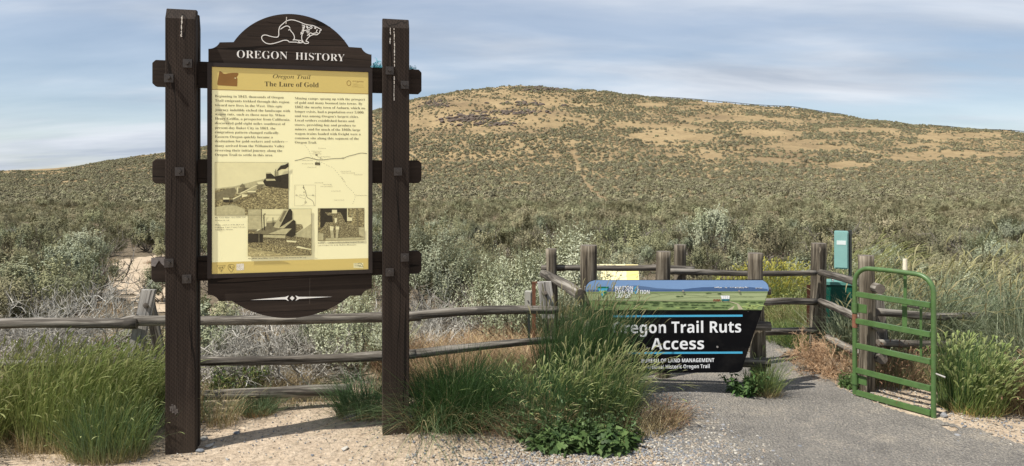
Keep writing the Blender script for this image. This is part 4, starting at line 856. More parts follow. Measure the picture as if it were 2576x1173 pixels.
# ------------------------------------------------------------------ utility boxes and small things behind
TEAL = flat('pale_teal_paint', (0.22, 0.40, 0.37), .45, vary=.06); DGREEN = flat('dark_green_cabinet', (0.008, 0.085, 0.060), .4, vary=.15, scale=5); DKP = flat('dark_steel_post', (0.030, 0.035, 0.033), .6)
p = at(2119, 676, 6.85); mt = empty('meter_box', (p.x, p.y, 0), R(-24)); tag(mt, 'pale teal narrow utility box mounted high on a dark post beyond the fence', 'utility box')
mb = MB(); mb.box(-.072, .052, -.045, .03, p.z, p.z+.365, TEAL, .006); bx = mb.build('box', mt)
mb = MB(); mb.box(-.064, .044, -.0495, -.0452, p.z+.012, p.z+.350, TEAL, .002); mb.build('door', bx)
mb = MB(); mb.box(-.0505, .030, -.0512, -.0497, p.z+.235, p.z+.275, flat('paper_label', (0.62, 0.68, 0.66), .6)); mb.build('label_plate', bx)
mb = MB(); mb.box(-.078, -.0725, -.02, .0, p.z+.09, p.z+.13, BOLTM); mb.build('latch', bx)
mb = MB(); mb.box(.053, .083, -.02, .03, -.25, p.z+.372, DKP); mb.build('post', mt)
p = at(2078, 835, 6.65); ub = empty('utility_cabinet', (p.x+.13, p.y+.06, 0), R(-10)); tag(ub, 'dark green utility cabinet with a sloping lid behind the round fence posts', 'utility cabinet')
mb = MB(); mb.box(-.125, .115, -.09, .10, -.35, .595, DGREEN, .008); cb_ = mb.build('cabinet_body', ub)
mb = MB(); mb.prism([(-.135, .597), (.125, .597), (.118, .625), (-.128, .625)], -.10, .11, flat('green_lid', (0.10, 0.26, 0.22), .4)); ld_ = mb.build('lid', ub)
mb = MB(); mb.tube([(-.05, -.06, .62), (-.05, -.06, .65), (-.05, -.02, .65), (-.05, -.02, .62)], .005, SCREW, 6); mb.build('handle', ld_)
mb = MB(); mb.box(-.095, .105, -.0945, -.0905, -.1, .55, DGREEN, .003); mb.build('door', cb_)
mb = MB(); mb.box(.117, .15, -.05, .08, -.3, .57, DGREEN, .004); mb.build('conduit', ub)
# yellow slanted interpretive panel beyond the fence
p = at(1556, 688, 7.0); ip = empty('reading_panel', (p.x, p.y, 0), R(-6)); tag(ip, 'low slanted yellow reading panel beyond the fence, just above the black sign', 'sign')
YP = flat('yellow_panel', (0.78, 0.70, 0.40), .35, vary=.02); YP2 = flat('yellow_panel_margin', (0.78, 0.63, 0.22), .35, vary=.02)
def slope(x, t, lift=0.0): a = R(42); return (x, t*math.cos(a)-lift*math.sin(a), p.z+.06+(t-.16)*math.sin(a)+lift*math.cos(a))
mb = MB()
vs = [slope(x, t, l) for l in (0, .012) for t in (-.17, .17) for x in (-.24, .20)]
mb.add(vs, [(0, 2, 3, 1), (4, 5, 7, 6), (0, 1, 5, 4), (1, 3, 7, 5), (3, 2, 6, 7), (2, 0, 4, 6)], YP); pn = mb.build('panel', ip)
mb = MB(); mb.add([slope(x, t, .0126) for x, t in ((.08, -.165), (.195, -.165), (.195, .165), (.08, .165))], [(0, 1, 2, 3)], YP2)
r = random.Random(9)
for k in range(9): x0 = -.2+r.uniform(0, .02); t = .13-k*.03; mb.add([slope(x, tt, .0128) for x, tt in ((x0, t), (x0+r.uniform(.14, .25), t), (x0+.2, t+.004), (x0, t+.002))], [(0, 1, 2, 3)], P1)
mb.build('panel_print', pn)
for s in (-.16, .12): mb = MB(); mb.box(s-.02, s+.02, -.02, .02, -.3, p.z-.085, BOLTM); mb.build('leg', ip)
# brown flat marker post
p = at(2035, 717, 7.3); mb = MB(); mb.box(-.022, .022, -.004, .004, -.2, p.z, flat('brown_marker_plastic', (0.085, 0.035, 0.022), .5), .002); mk = mb.build('trail_marker', None, (p.x, p.y, 0)); tag(mk, 'thin dark brown flat trail marker standing left of the tall round post', 'marker post')
# small grey box and rusty bracket left of the buck plank
p = at(1329, 755, 5.9); ob = empty('outlet_box', (p.x, p.y, 0), R(-8)); tag(ob, 'small pale grey electrical box at the end of the low fence', 'electrical box')
GREYB = flat('grey_enclosure', (0.38, 0.37, 0.32), .5, vary=.08)
mb = MB(); mb.box(-.028, .030, -.03, .03, p.z-.055, p.z+.075, GREYB, .004); bo = mb.build('box', ob)
mb = MB(); mb.box(-.024, .025, -.0345, -.0305, p.z-.048, p.z+.066, GREYB, .002); mb.tube([(.0, -.034, p.z), (.0, -.043, p.z)], .007, SCREW, 8); mb.build('cover', bo)
mb = MB(); mb.box(-.006, .014, .0, .02, -.3, p.z-.055, DKP); mb.build('post', ob)
p = at(1344, 722, 6.0); mb = MB(); mb.box(-.020, .012, -.01, .0, -.2, p.z+.03, RUST); mb.box(-.020, .05, -.012, -.001, p.z+.03, p.z+.045, RUST); o = mb.build('steel_bracket', None, (p.x, p.y, 0)); tag(o, 'rusty red-brown steel stake behind the short bleached plank', 'stake')

# ------------------------------------------------------------------ guard rail on the skyline
def ridge_pt(px):
    u = (px-CX)/F; Y = np.linspace(150, 330, 361); Z = height(u*Y, Y); k = int(((Z-EYE)/Y).argmax()); return u*Y[k], Y[k], Z[k]
gr = empty('guard_rail', (60, 240, 20)); tag(gr, 'long thin dark guard rail following the skyline of the hill at right', 'guard rail')
xs = np.concatenate([np.arange(1640, 2125, 14), ]); xs2 = np.arange(2340, 2700, 14); GRM = flat('guard_rail_steel', (0.05, 0.045, 0.04), .6)
for seg_ in (xs, xs2):
    pts = [ridge_pt(x) for x in seg_]; ys_ = np.array([q[1] for q in pts]); ys_ = np.convolve(np.pad(ys_, 6, mode='edge'), np.ones(13)/13, mode='valid'); pts = [((x-CX)/F*yq, yq, hz((x-CX)/F*yq, yq)) for x, yq in zip(seg_, ys_)]; pts = [Vector((a, b_, c+.55))-gr.location for a, b_, c in pts]
    zs = [q.z for q in pts]; zs = np.convolve(np.pad(zs, 3, mode='edge'), np.ones(7)/7, mode='valid')
    for q, z in zip(pts, zs): q.z = z
    mb = MB(); mb.tube(pts, .11, GRM, 6); mb.build('rail', gr)
    mb = MB()
    for q in pts: mb.box(q.x-.06, q.x+.06, q.y-.06, q.y+.06, q.z-1.2, q.z, GRM)
    mb.build('support_posts', gr)
# ------------------------------------------------------------------ plants
LEAF = foliage('leaf_green', .55, .30, .012, .10); SAGE = foliage('sage_leaf', .8, .0, .012, .30, .08); STEM = foliage('stem_and_twig', .85, .0, .01, .14, .1); STRAW = foliage('dry_straw', .7, .25, .01, .12, .2)
def norm(a): return a/np.maximum(np.linalg.norm(a, axis=-1, keepdims=True), 1e-9)
class Geo:                                    # big arrays of ribbons, leaves and twigs
    def __init__(s): s.V = []; s.Q = []; s.C = []; s.M = []; s.n = 0
    def add(s, V, Q, C, m=0):
        s.V.append(V); s.Q.append(Q+s.n); s.C.append(C); s.M.append(np.full(len(Q), m)); s.n += len(V)
    def ribbons(s, P, Wv, C, m=0):
        """P (n,k,3) centre lines, Wv (n,k,3) half widths, C (n,3) or (n,k,3)"""
        n, k, _ = P.shape; V = np.stack([P-Wv, P+Wv], 2).reshape(-1, 3)
        if C.ndim == 2: C = np.repeat(C[:, None], k, 1)
        C = np.repeat(C[:, :, None], 2, 2).reshape(-1, 3)
        b = (np.arange(n)*k*2)[:, None]+np.arange(k-1)[None]*2
        Q = np.stack([b, b+1, b+3, b+2], -1).reshape(-1, 4); s.add(V, Q, C, m)
    def sticks(s, P, r, C, m=0):               # three-sided twigs, P (n,k,3), r (n,k)
        n, k, _ = P.shape; d = norm(np.gradient(P, axis=1)); a = norm(np.cross(d, [0.31, 0.2, 0.93])); b_ = np.cross(d, a)
        ang = np.array([0, 2.094, 4.189]); V = P[:, :, None]+r[:, :, None, None]*(a[:, :, None]*np.cos(ang)[:, None]+b_[:, :, None]*np.sin(ang)[:, None])
        V = V.reshape(-1, 3); C = np.repeat(C[:, None], k*3, 1).reshape(-1, 3)
        b = (np.arange(n)*k*3)[:, None, None]+(np.arange(k-1)*3)[None, :, None]+np.arange(3)[None, None]
        b2 = (np.arange(n)*k*3)[:, None, None]+(np.arange(k-1)*3)[None, :, None]+((np.arange(3)+1) % 3)[None, None]
        Q = np.stack([b, b2, b2+3, b+3], -1).reshape(-1, 4); s.add(V, Q, C, m)
    def mesh(s, name, mats):
        return mkmesh(name, np.concatenate(s.V), np.concatenate(s.Q), mats=mats, mi=np.concatenate(s.M), col=np.clip(np.concatenate(s.C), 0, 1))
def pick(g, pal, n, var=.15):
    pal = np.array(pal); c = pal[g.integers(0, len(pal), n)]; c2 = pal[g.integers(0, len(pal), n)]; t = g.random((n, 1))
    return (c*t+c2*(1-t))*(1+var*g.normal(size=(n, 1)))
def blades(G, g, n, cx, cy, rx, ry, h, w, pal, lean=.25, droop=.25, wind=(0, 0), seg=5, head=0.0, headpal=None, headw=.004, headl=.14, m=0, mh=0, hv=.25, edge=.35, rot=0.0, z0=None, basepal=None):
    a = g.random(n)*2*np.pi; rr = np.sqrt(g.random(n)); ex = rx*rr*np.cos(a); ey = ry*rr*np.sin(a)
    if rot: ex, ey = ex*math.cos(rot)-ey*math.sin(rot), ex*math.sin(rot)+ey*math.cos(rot)
    x = cx+ex; y = cy+ey; z = height(x, y) if z0 is None else np.full(n, z0)
    H = h*(1-hv*np.abs(g.normal(size=n)))*(1-edge*rr**2); H = np.maximum(H, h*.18)
    az = np.arctan2(ey, ex)+g.normal(size=n)*1.3; ln = lean*(rr*.9+.1)*(.4+np.abs(g.normal(size=n))*.8)
    dx = np.cos(az)*ln+wind[0]; dy = np.sin(az)*ln+wind[1]
    dr = droop*np.abs(g.normal(size=n)+.5); t = np.linspace(0, 1, seg)[None]
    hx = H[:, None]*(dx[:, None]*t+(dr*np.sign(dx+1e-6)*np.abs(dx)/(np.hypot(dx, dy)+1e-6))[:, None]*t**2.4)
    hy = H[:, None]*(dy[:, None]*t+(dr*dy/(np.hypot(dx, dy)+1e-6))[:, None]*t**2.4)
    hz_ = H[:, None]*(t-(.5*dr**1.2)[:, None]*t**3-.12*(dx**2+dy**2)[:, None]*t)
    P = np.stack([x[:, None]+hx, y[:, None]+hy, z[:, None]+hz_-.01], -1)
    wa = g.random(n)*np.pi; Wv = np.stack([np.cos(wa), np.sin(wa)*.7, np.zeros(n)], -1)[:, None]*(w*(.6+.8*g.random(n)))[:, None, None]*(.5*(1-.92*t**1.6))[:, :, None]
    C = pick(g, pal, n)
    if basepal is not None:
        bc = pick(g, basepal, n); k = np.clip(1-t*3.2, 0, 1)[:, :, None]; C = C[:, None]*(1-k)+bc[:, None]*k
    G.ribbons(P, Wv, C, m)
    if head > 0:
        k = g.random(n) < head; Ph = P[k]; nh = len(Ph)
        if nh:
            tip = Ph[:, -1]; d = norm(Ph[:, -1]-Ph[:, -2]); hl = headl*(.5+.7*g.random(nh)); tt = np.linspace(-.15, 1, 6)[None]
            bend = np.zeros((nh, 3)); bend[:, 2] = -.35; bend[:, 0] = .2*g.normal(size=nh)+wind[0]*.5
            Pp = tip[:, None]+d[:, None]*(hl[:, None]*tt)[:, :, None]+bend[:, None]*(hl[:, None]*tt**2)[:, :, None]
            prof_ = (np.sin(np.clip(tt, 0.02, 1)*np.pi)**.6*.9+.12)*headw
            wa = g.random(nh)*np.pi; hc = pick(g, headpal or pal, nh)
            for q in (0, np.pi/2):
                Wh = np.stack([np.cos(wa+q), np.sin(wa+q), np.zeros(nh)], -1)[:, None]*prof_[:, :, None]*(.7+.6*g.random((nh, 1, 1)))
                G.ribbons(Pp, Wh, hc, mh)
def twigs(G, g, n0, r0, h, spread, pal, levels=3, split=4, m=0, origin=(0, 0, 0), thick=.012, curl=.35, up=.5, k=6, base_r=.08):
    """recursive branching: every level starts along its parents"""
    a = g.random(n0)*2*np.pi; base = np.stack([np.cos(a), np.sin(a), np.zeros(n0)], -1)*base_r*g.random((n0, 1))+np.array(origin)
    inc = spread*(.35+.65*g.random(n0)); d = norm(np.stack([np.cos(a)*inc, np.sin(a)*inc, np.ones(n0)*up], -1)); ln = h*(.6+.4*g.random(n0)); tips = None
    for lv in range(levels):
        n = len(base); P = [base]; dd = d.copy(); st = (ln/(k-1))[:, None]
        for i in range(k-1):
            dd = norm(dd+curl*g.normal(size=(n, 3))*.5+np.array([0, 0, .06*up])); P.append(P[-1]+dd*st)
        P = np.stack(P, 1); r = thick*(.55**lv)*(.7+.6*g.random((n, 1)))*(1-.75*np.linspace(0, 1, k))[None]; G.sticks(P, np.maximum(r, .0009), pick(g, pal, n), m)
        tips = P
        if lv < levels-1:
            idx = np.repeat(np.arange(n), split); ks = g.integers(1, k, len(idx)); base = P[idx, ks]; dloc = norm(P[idx, ks]-P[idx, ks-1])
            d = norm(dloc+.75*g.normal(size=(len(idx), 3))+np.array([0, 0, .25*up])); ln = ln[idx]*(.38+.3*g.random(len(idx)))
    return tips
SG = [(0.2395, 0.2354, 0.1363), (0.2891, 0.2808, 0.1652), (0.1817, 0.1858, 0.1074), (0.2561, 0.2437, 0.1322)]
SGS = [(0.3315, 0.3552, 0.2415), (0.2936, 0.3173, 0.2084), (0.2368, 0.2605, 0.161), (0.3884, 0.4073, 0.2936)]
SGO = [(0.2437, 0.2171, 0.1257), (0.2056, 0.1904, 0.1104), (0.2742, 0.2437, 0.1523), (0.1828, 0.1752, 0.1066)]
TWG = [(0.17, 0.1487, 0.1232), (0.1275, 0.1105, 0.0892), (0.2295, 0.204, 0.1785), (0.102, 0.085, 0.068)]  # twig browns painted darker so gaps inside the bushes look shaded
DEADG = [(.40, .38, .335), (.32, .30, .262), (.47, .45, .41), (.25, .23, .195)]
def sage_parts(seed, r=.55, h=.8, clumps=24, shoots=20, leaves=16, pal=SG, leaf=.031, lw=.0064, tall=.20):
    g = np.random.default_rng(seed); B = Geo(); tips = twigs(B, g, 9, 0, h*.75, 1.0, TWG, 3, 4, thick=.016, up=.75, curl=.4)
    G = Geo(); n = clumps*shoots
    a = g.random(clumps)*2*np.pi; ph = np.arccos(1-.93*g.random(clumps)); lump = .62+.50*g.random(clumps)
    c = np.stack([r*np.sin(ph)*np.cos(a), r*np.sin(ph)*np.sin(a), h*.30+h*.48*np.cos(ph)], -1)*lump[:, None]; c[:, 2] = np.maximum(c[:, 2], .10*h)
    ci = np.repeat(np.arange(clumps), shoots); p0 = c[ci]+g.normal(size=(n, 3))*np.array([.055, .055, .04])*r/.5
    out = norm(c[ci]*np.array([1, 1, .3])); d = norm(out*.32+np.array([0, 0, 1])+.22*g.normal(size=(n, 3))); Ls = tall*(.5+.8*g.random(n))*h/.8
    t = np.linspace(0, 1, 3)[None, :, None]; P = p0[:, None]+d[:, None]*t*Ls[:, None, None]
    G.sticks(P, np.full((n, 3), .0016), pick(g, SG, n), 0)
    li = np.repeat(np.arange(n), leaves); m_ = len(li); tl = g.random(m_)**.8; q = p0[li]+d[li]*(tl*Ls[li])[:, None]
    nq = norm(q-np.array([0, 0, .22*h])+.05*g.normal(size=(m_, 3))); ld = norm(d[li]*.6+.75*g.normal(size=(m_, 3))); ld = norm(ld-nq*(ld*nq).sum(-1, keepdims=True)*.8); L_ = leaf*(.6+.8*g.random(m_)); P = q[:, None]+ld[:, None]*np.array([0, .55, 1.0])[None, :, None]*L_[:, None, None]
    wv = norm(np.cross(ld, nq+.30*g.normal(size=(m_, 3)))); Wv = wv[:, None]*np.array([.35, 1, .25])[None, :, None]*lw*(.7+.6*g.random((m_, 1, 1)))
    cc = pick(g, pal, clumps, .10)[ci][li]*(1+.10*g.normal(size=(m_, 1))); G.ribbons(P, Wv, cc, 0)
    return B, G
SAGE_SETS = []
for i, (kw) in enumerate([dict(r=.52, h=.85, pal=SG), dict(r=.62, h=.75, pal=SGO), dict(r=.48, h=.95, pal=SGS), dict(r=.58, h=.70, pal=SG+SGO), dict(r=.44, h=.72, pal=SGS+SG), dict(r=.55, h=.62, pal=SGO)]):
    B, G = sage_parts(100+i, **kw); SAGE_SETS.append((B.mesh('branches', [STEM]), G.mesh('foliage', [SAGE])))
def bush(i, x, y, s, rz, label, group=None, sz=1.0, name='sagebrush'):
    o = empty(name, (x, y, hz(x, y)-.03), rz); o.scale = (s, s, s*sz); tag(o, label, 'sagebrush' if name == 'sagebrush' else 'bush', group)
    link('branches', SAGE_SETS[i][0], o); link('foliage', SAGE_SETS[i][1], o); return o
# one of a kind bushes near the fences
BIG, GG = sage_parts(150, r=.62, h=1.05, clumps=50, shoots=22, leaves=14, pal=SGS, leaf=.026, lw=.0048, tall=.26); SAGE_SETS.append((BIG.mesh('branches', [STEM]), GG.mesh('foliage', [SAGE])))
def pb(i, px, D, s, label, sz=1.0, rz=0.0): x = (px-CX)/F*D; return bush(i, x, D, s, rz, label, None, sz)
pb(6, 1432, 7.4, 1.0, 'tall silvery sagebrush rising behind the round posts left of the black sign')
pb(6, 1300, 6.9, .78, 'silvery sagebrush left of the rusty steel stake', 1.0, 2.0)
pb(6, 1085, 8.0, 1.0, 'tall silvery sagebrush just right of the large board, lit on top', 1.0, 4.0)
pb(2, 1190, 8.2, .88, 'leafy sagebrush between the large board and the entrance posts', .95, 1.0)
pb(6, 900, 5.75, .62, 'green-silver sagebrush showing under the right side of the large board', .95, 3.0)
pb(2, 815, 6.1, .62, 'small silvery sagebrush behind the rails, below the emblem board', .8, .4)
pb(4, 512, 6.0, .85, 'pale sagebrush between the left post and the yellow panel', .95, 5.0)
pb(4, 415, 9.6, .78, 'sagebrush right of the sandy trail, behind the lowest beam end', .9, 2.1)
pb(2, 210, 9.4, .92, 'silver-green sagebrush above the grey dead twigs at left', 1.0, 2.6)
pb(4, 90, 8.6, 1.0, 'full sagebrush near the left edge, behind the low fence', .95, .6)
pb(1, 25, 7.0, .72, 'low yellowish sagebrush at the left edge of the picture', .9, .9)
pb(4, 345, 6.3, .42, 'tiny green bush between the trail and the buck post', .9, .9)
# dead twiggy brush
DEAD = []
for i in range(3):
    g = np.random.default_rng(300+i); G = Geo(); twigs(G, g, 15, 0, .62, 1.25, DEADG, 4, 5, thick=.011, up=.55, curl=.42, k=6, base_r=.15); DEAD.append(G.mesh('twigs', [STEM]))
    G = Geo(); tw = twigs(G, g, 8, 0, .4, 1.0, DEADG, 1, 1, thick=.018, up=.5)
    DEAD[-1] = (DEAD[-1], G.mesh('main_stems', [STEM]))
def dead(i, px, D, s, label, sz=1.0, rz=0.0, group=None):
    x = (px-CX)/F*D; o = empty('dead_brush', (x, D, hz(x, D)-.02), rz); o.scale = (s, s, s*sz); tag(o, label, 'dead shrub', group); link('twigs', DEAD[i][0], o); link('main_stems', DEAD[i][1], o)
dead(0, 150, 5.7, 1.05, 'grey leafless brush behind the low fence near the left edge', 1.05)
dead(1, 185, 5.9, .95, 'largest grey leafless brush, its twigs fanning up left of the buck post', 1.15, 1.2)
dead(2, 40, 5.9, .95, 'grey leafless brush at the very left edge of the picture', .8, 2.0)
dead(0, 480, 5.5, .72, 'grey dead twigs just right of the left board post', .85, 4.0)
dead(1, 610, 5.6, .95, 'wide heap of bleached twigs behind the rails under the yellow panel', .85, .4)
dead(2, 735, 5.5, .9, 'fan of bleached twigs under the arrow ornament', .9, 1.4)
dead(0, 680, 6.6, 1.1, 'dead brush farther back under the middle of the board', .85, 2.4)
dead(1, 1075, 6.4, .82, 'purplish dead twigs right of the right board post', 1.0, 3.3)
dead(2, 1130, 7.2, .8, 'dead brush in the shade of the silvery sagebrush', .9, 2.3)
dead(1, 2430, 6.9, .7, 'dead twigs tangled in the bluish grass behind the gate', .8, 2.9)
# rust coloured tumbleweed by the tall post
g = np.random.default_rng(77); G = Geo(); TMB = [(.33, .21, .12), (.40, .27, .16), (.24, .145, .08), (.43, .31, .20)]
twigs(G, g, 26, 0, .22, 1.5, TMB, 4, 5, thick=.0045, up=.55, curl=.75, k=5, base_r=.12)
p = gp(2082, 948); o = link('tumbleweed', G.mesh('tumbleweed', [STEM]), None, (p[0], p[1]+.12, 0)); o.scale = (1.05, 1, 1.12); tag(o, 'rusty brown dried tumbleweed heaped against the foot of the tall round post', 'tumbleweed')

# grass clumps
GR = [(.155, .205, .050), (.115, .165, .038), (.21, .25, .075), (.27, .285, .10)]
GRD = [(.040, .085, .022), (.055, .105, .030), (.075, .125, .040), (.030, .065, .020)]
GRB = [(.10, .165, .075), (.14, .20, .095), (.075, .13, .055)]
BLU = [(.26, .30, .185), (.19, .225, .13), (.33, .36, .245), (.15, .175, .09)]
DRY = [(.42, .33, .18), (.34, .25, .13), (.50, .41, .25), (.28, .20, .10)]
RED = [(.26, .145, .10), (.34, .21, .13), (.21, .115, .09), (.40, .28, .17)]
HEAD = [(.30, .33, .13), (.36, .37, .17), (.24, .29, .10)]; SEED = [(.34, .31, .17), (.27, .25, .12)]
def clump(name, label, cat, fn, seed, mats=(LEAF, STRAW, STEM)):
    g = np.random.default_rng(seed); G = Geo(); fn(G, g); me = G.mesh(name, list(mats)); c = me.vertices
    co = np.empty(len(c)*3, np.float32); c.foreach_get('co', co); co = co.reshape(-1, 3); b = np.array([co[:, 0].mean(), co[:, 1].mean(), 0]); co -= b; c.foreach_set('co', co.ravel()); me.update()
    o = link(name, me, None, tuple(b)); return tag(o, label, cat)
def left1(G, g):
    x, y = -2.62, 4.30; blades(G, g, 2700, x, y, .38, .22, .58, .0042, GR, .13, .16, (.13, 0), hv=.32, edge=.12, head=.30, headpal=HEAD, headw=.0040, headl=.09, basepal=DRY)
    blades(G, g, 500, x, y-.1, .40, .22, .22, .004, DRY, .5, .4, m=1)
clump('grass_clump', 'tall green grass clump with pale seed heads, nearest the left board post', 'grass', left1, 401)
def left2(G, g):
    x, y = -3.02, 4.52; blades(G, g, 2200, x, y, .36, .26, .60, .0042, GR, .13, .16, (.13, 0), hv=.32, edge=.12, head=.30, headpal=HEAD, headw=.0040, headl=.09, basepal=DRY)
    blades(G, g, 500, x, y-.15, .34, .2, .25, .004, DRY, .5, .4, m=1)
clump('grass_clump', 'green grass clump with straw coloured feet at the left edge', 'grass', left2, 402)
def left3(G, g):
    x, y = -2.30, 4.03; blades(G, g, 1300, x, y, .22, .14, .46, .0038, GRB+GR, .26, .25, (.03, 0), hv=.35, edge=.3, head=.10, headpal=HEAD, headw=.0032, headl=.07, basepal=DRY)
    blades(G, g, 300, x, y-.04, .24, .12, .16, .0036, DRY, .7, .5, m=1)
clump('grass_clump', 'bushy green grass tuft in front at the bottom left corner', 'grass', left3, 403)
def left4(G, g):
    x, y = -2.50, 4.60; blades(G, g, 1500, x-.05, y, .24, .18, .54, .0042, GR+GRD, .15, .2, (.18, 0), hv=.32, edge=.12, head=.30, headpal=HEAD, headw=.0040, headl=.10)
clump('grass_clump', 'dark green seeding grass in front of the buck post', 'grass', left4, 404)
clump('grass_clump', 'green grass at the far left, half hidden by the clump before it', 'grass', lambda G, g: blades(G, g, 2200, -3.35, 4.15, .34, .3, .58, .0046, GR, .22, .2, (.1, 0), head=.2, headpal=HEAD, headw=.004, headl=.09, basepal=DRY), 405)
clump('grass_clump', 'sparse grass hugging the back of the left board post', 'grass', lambda G, g: (blades(G, g, 380, -2.12, 4.62, .12, .14, .36, .0036, GRB+DRY, .3, .3, head=.1, headpal=SEED, headw=.003, headl=.06, basepal=DRY)), 406)
clump('grass_clump', 'low tuft with straw base right of the left board post', 'grass', lambda G, g: (blades(G, g, 260, -1.88, 4.60, .09, .10, .30, .0032, GRB+DRY, .35, .35, (.05, 0), head=.2, headpal=SEED, headw=.0028, headl=.06, basepal=DRY)), 407)
clump('grass_clump', 'small round green tuft with orange straw base under the middle of the board', 'grass', lambda G, g: (blades(G, g, 620, -1.72, 4.78, .10, .08, .24, .0034, GRB, .75, .35, basepal=DRY), blades(G, g, 140, -1.72, 4.76, .1, .08, .10, .003, [(.5, .28, .1), (.42, .3, .14)], .9, .3, m=1)), 408)
clump('grass_clump', 'arching green grass on the left side of the right board post', 'grass', lambda G, g: (blades(G, g, 750, -1.0, 4.72, .17, .12, .42, .0040, GRD+GRB, .5, .6, (-.08, 0), seg=7, basepal=DRY)), 409)
def dark(G, g):
    x, y = -.33, 4.54; blades(G, g, 2000, x, y, .28, .15, .68, .0042, GRD, .36, .50, (.03, -.04), seg=8)
    blades(G, g, 420, x-.1, y-.06, .26, .12, .60, .0040, GRB+[(.24, .28, .13)], .8, .9, (.05, -.22), seg=8); blades(G, g, 160, x-.15, y-.1, .22, .1, .50, .0034, DRY, .8, .8, (.1, -.3), seg=8, m=1)
clump('grass_clump', 'dark green arching grass spilling out right of the right board post', 'grass', dark, 410)
def tallg(G, g):
    x, y = .46, 4.90; blades(G, g, 2500, x, y, .27, .13, .87, .0042, GRD+GRD+GRB, .16, .12, (.09, 0), seg=6, hv=.30, edge=.1, head=.10, headpal=SEED, headw=.0035, headl=.10)
    blades(G, g, 800, x-.06, y-.1, .28, .12, .50, .0040, GRB, .4, .4, (.1, -.05), seg=6, head=.1, headpal=HEAD, headw=.0035, headl=.08)
clump('grass_clump', 'tallest green grass, covering the left side of the black sign', 'grass', tallg, 411)
def mid(G, g):
    blades(G, g, 1300, .22, 4.52, .30, .15, .46, .0036, GRD+GRB+GRD, .22, .28, (.05, 0), hv=.45, edge=.1, head=.30, headpal=HEAD, headw=.0042, headl=.075, basepal=DRY)
    blades(G, g, 700, .1, 4.45, .34, .16, .30, .0034, DRY+RED, .4, .3, head=.2, headpal=DRY, headw=.003, headl=.05, m=1, mh=1)
clump('grass_clump', 'seeding grass patch in the middle, left of the leafy weed', 'grass', mid, 412)
def mid2(G, g):
    blades(G, g, 1500, .57, 4.54, .22, .15, .57, .0036, GRD+GRB+GR, .16, .25, (.08, 0), hv=.4, edge=.15, head=.4, headpal=HEAD+SEED, headw=.0036, headl=.08, basepal=DRY)
    blades(G, g, 600, .68, 4.45, .28, .18, .25, .0034, DRY, .5, .4, m=1)
clump('grass_clump', 'seeding grass patch below the left end of the black sign', 'grass', mid2, 413)
clump('grass_clump', 'reddish dry grass tuft at the edge of the gravel path', 'grass', lambda G, g: (blades(G, g, 700, 1.02, 4.62, .12, .14, .16, .003, RED+DRY, .8, .4, m=1, head=.3, headpal=RED, headw=.003, headl=.04, mh=1)), 414)
def rightg(G, g):
    x, y = 3.16, 4.88; blades(G, g, 2500, x, y, .20, .15, .54, .0040, GR+GRB+GRD, .16, .14, (.05, 0), hv=.3, edge=.15, head=.12, headpal=HEAD, headw=.0065, headl=.06)
    blades(G, g, 260, x, y-.12, .16, .1, .42, .004, GR, .3, .1, (.14, -.1), head=1.0, headpal=HEAD, headw=.008, headl=.07)
    blades(G, g, 420, x, y-.1, .20, .1, .15, .0034, [(.5, .32, .12), (.44, .34, .17)], .6, .3, m=1)
clump('grass_clump', 'bright green foxtail grass clump right of the gate', 'grass', rightg, 415)
def rightw(G, g):
    blades(G, g, 1900, 3.62, 4.80, .28, .22, .42, .0036, [(.13, .16, .055), (.17, .17, .07), (.10, .13, .045)]+RED, .35, .3, head=.25, headpal=RED, headw=.004, headl=.05, basepal=DRY)
clump('grass_clump', 'mixed olive and reddish weeds at the lower right edge', 'weeds', rightw, 416)
def blue(G, g, x, y, n=1500, h=1.05, wind=(.10, 0)):
    blades(G, g, n, x, y, .42, .30, h, .011, BLU, .42, .45, wind, seg=8, head=.0); blades(G, g, n//6, x, y, .40, .3, h*1.25, .0045, BLU+SEED, .35, .25, (.22, 0), seg=8, head=.9, headpal=SEED, headw=.006, headl=.20, mh=1)
    blades(G, g, n//3, x, y, .45, .3, h*.6, .006, DRY, .5, .5, wind, seg=6, m=1)
clump('tall_grass', 'broad-bladed bluish grass behind the right end of the gate', 'grass', lambda G, g: blue(G, g, 3.75, 6.2, 1300, .92), 417)
clump('tall_grass', 'highest bluish grass with long seed stalks at the right edge', 'grass', lambda G, g: blue(G, g, 4.55, 6.0, 1500, 1.08), 418)
clump('tall_grass', 'bluish grass bending over the dark rail right of the gate', 'grass', lambda G, g: blue(G, g, 4.15, 5.55, 900, .78, (-.05, -.1)), 419)
clump('tall_grass', 'grey-green grass seen through the bars of the gate', 'grass', lambda G, g: blue(G, g, 3.25, 6.3, 1100, .72), 420)
clump('tall_grass', 'drooping yellow seeded grass behind the pale teal box', 'grass', lambda G, g: (blades(G, g, 1100, 3.9, 8.3, .35, .3, .85, .0055, BLU+GR, .35, .35, (.15, 0), seg=7), blades(G, g, 420, 3.9, 8.3, .35, .3, 1.05, .0045, HEAD, .3, .35, (.42, 0), seg=7, head=1.0, headpal=[(.31, .30, .13), (.25, .26, .10)], headw=.006, headl=.22, mh=1)), 421)
clump('grass_clump', 'straw footed green tuft at the base of the right sign post', 'grass', lambda G, g: (blades(G, g, 520, 1.86, 5.20, .09, .07, .36, .0034, GRB+GR, .35, .25, (.06, 0), head=.15, headpal=HEAD, headw=.003, headl=.06, basepal=DRY), blades(G, g, 160, 1.86, 5.17, .1, .07, .12, .003, DRY, .8, .3, m=1)), 422)
clump('grass_clump', 'reddish brown dry grass standing behind the gate bars', 'grass', lambda G, g: (blades(G, g, 1700, 2.98, 5.55, .30, .24, .32, .0032, RED+DRY+GRB, .4, .3, m=1, head=.35, headpal=RED, headw=.004, headl=.05, mh=1)), 423)
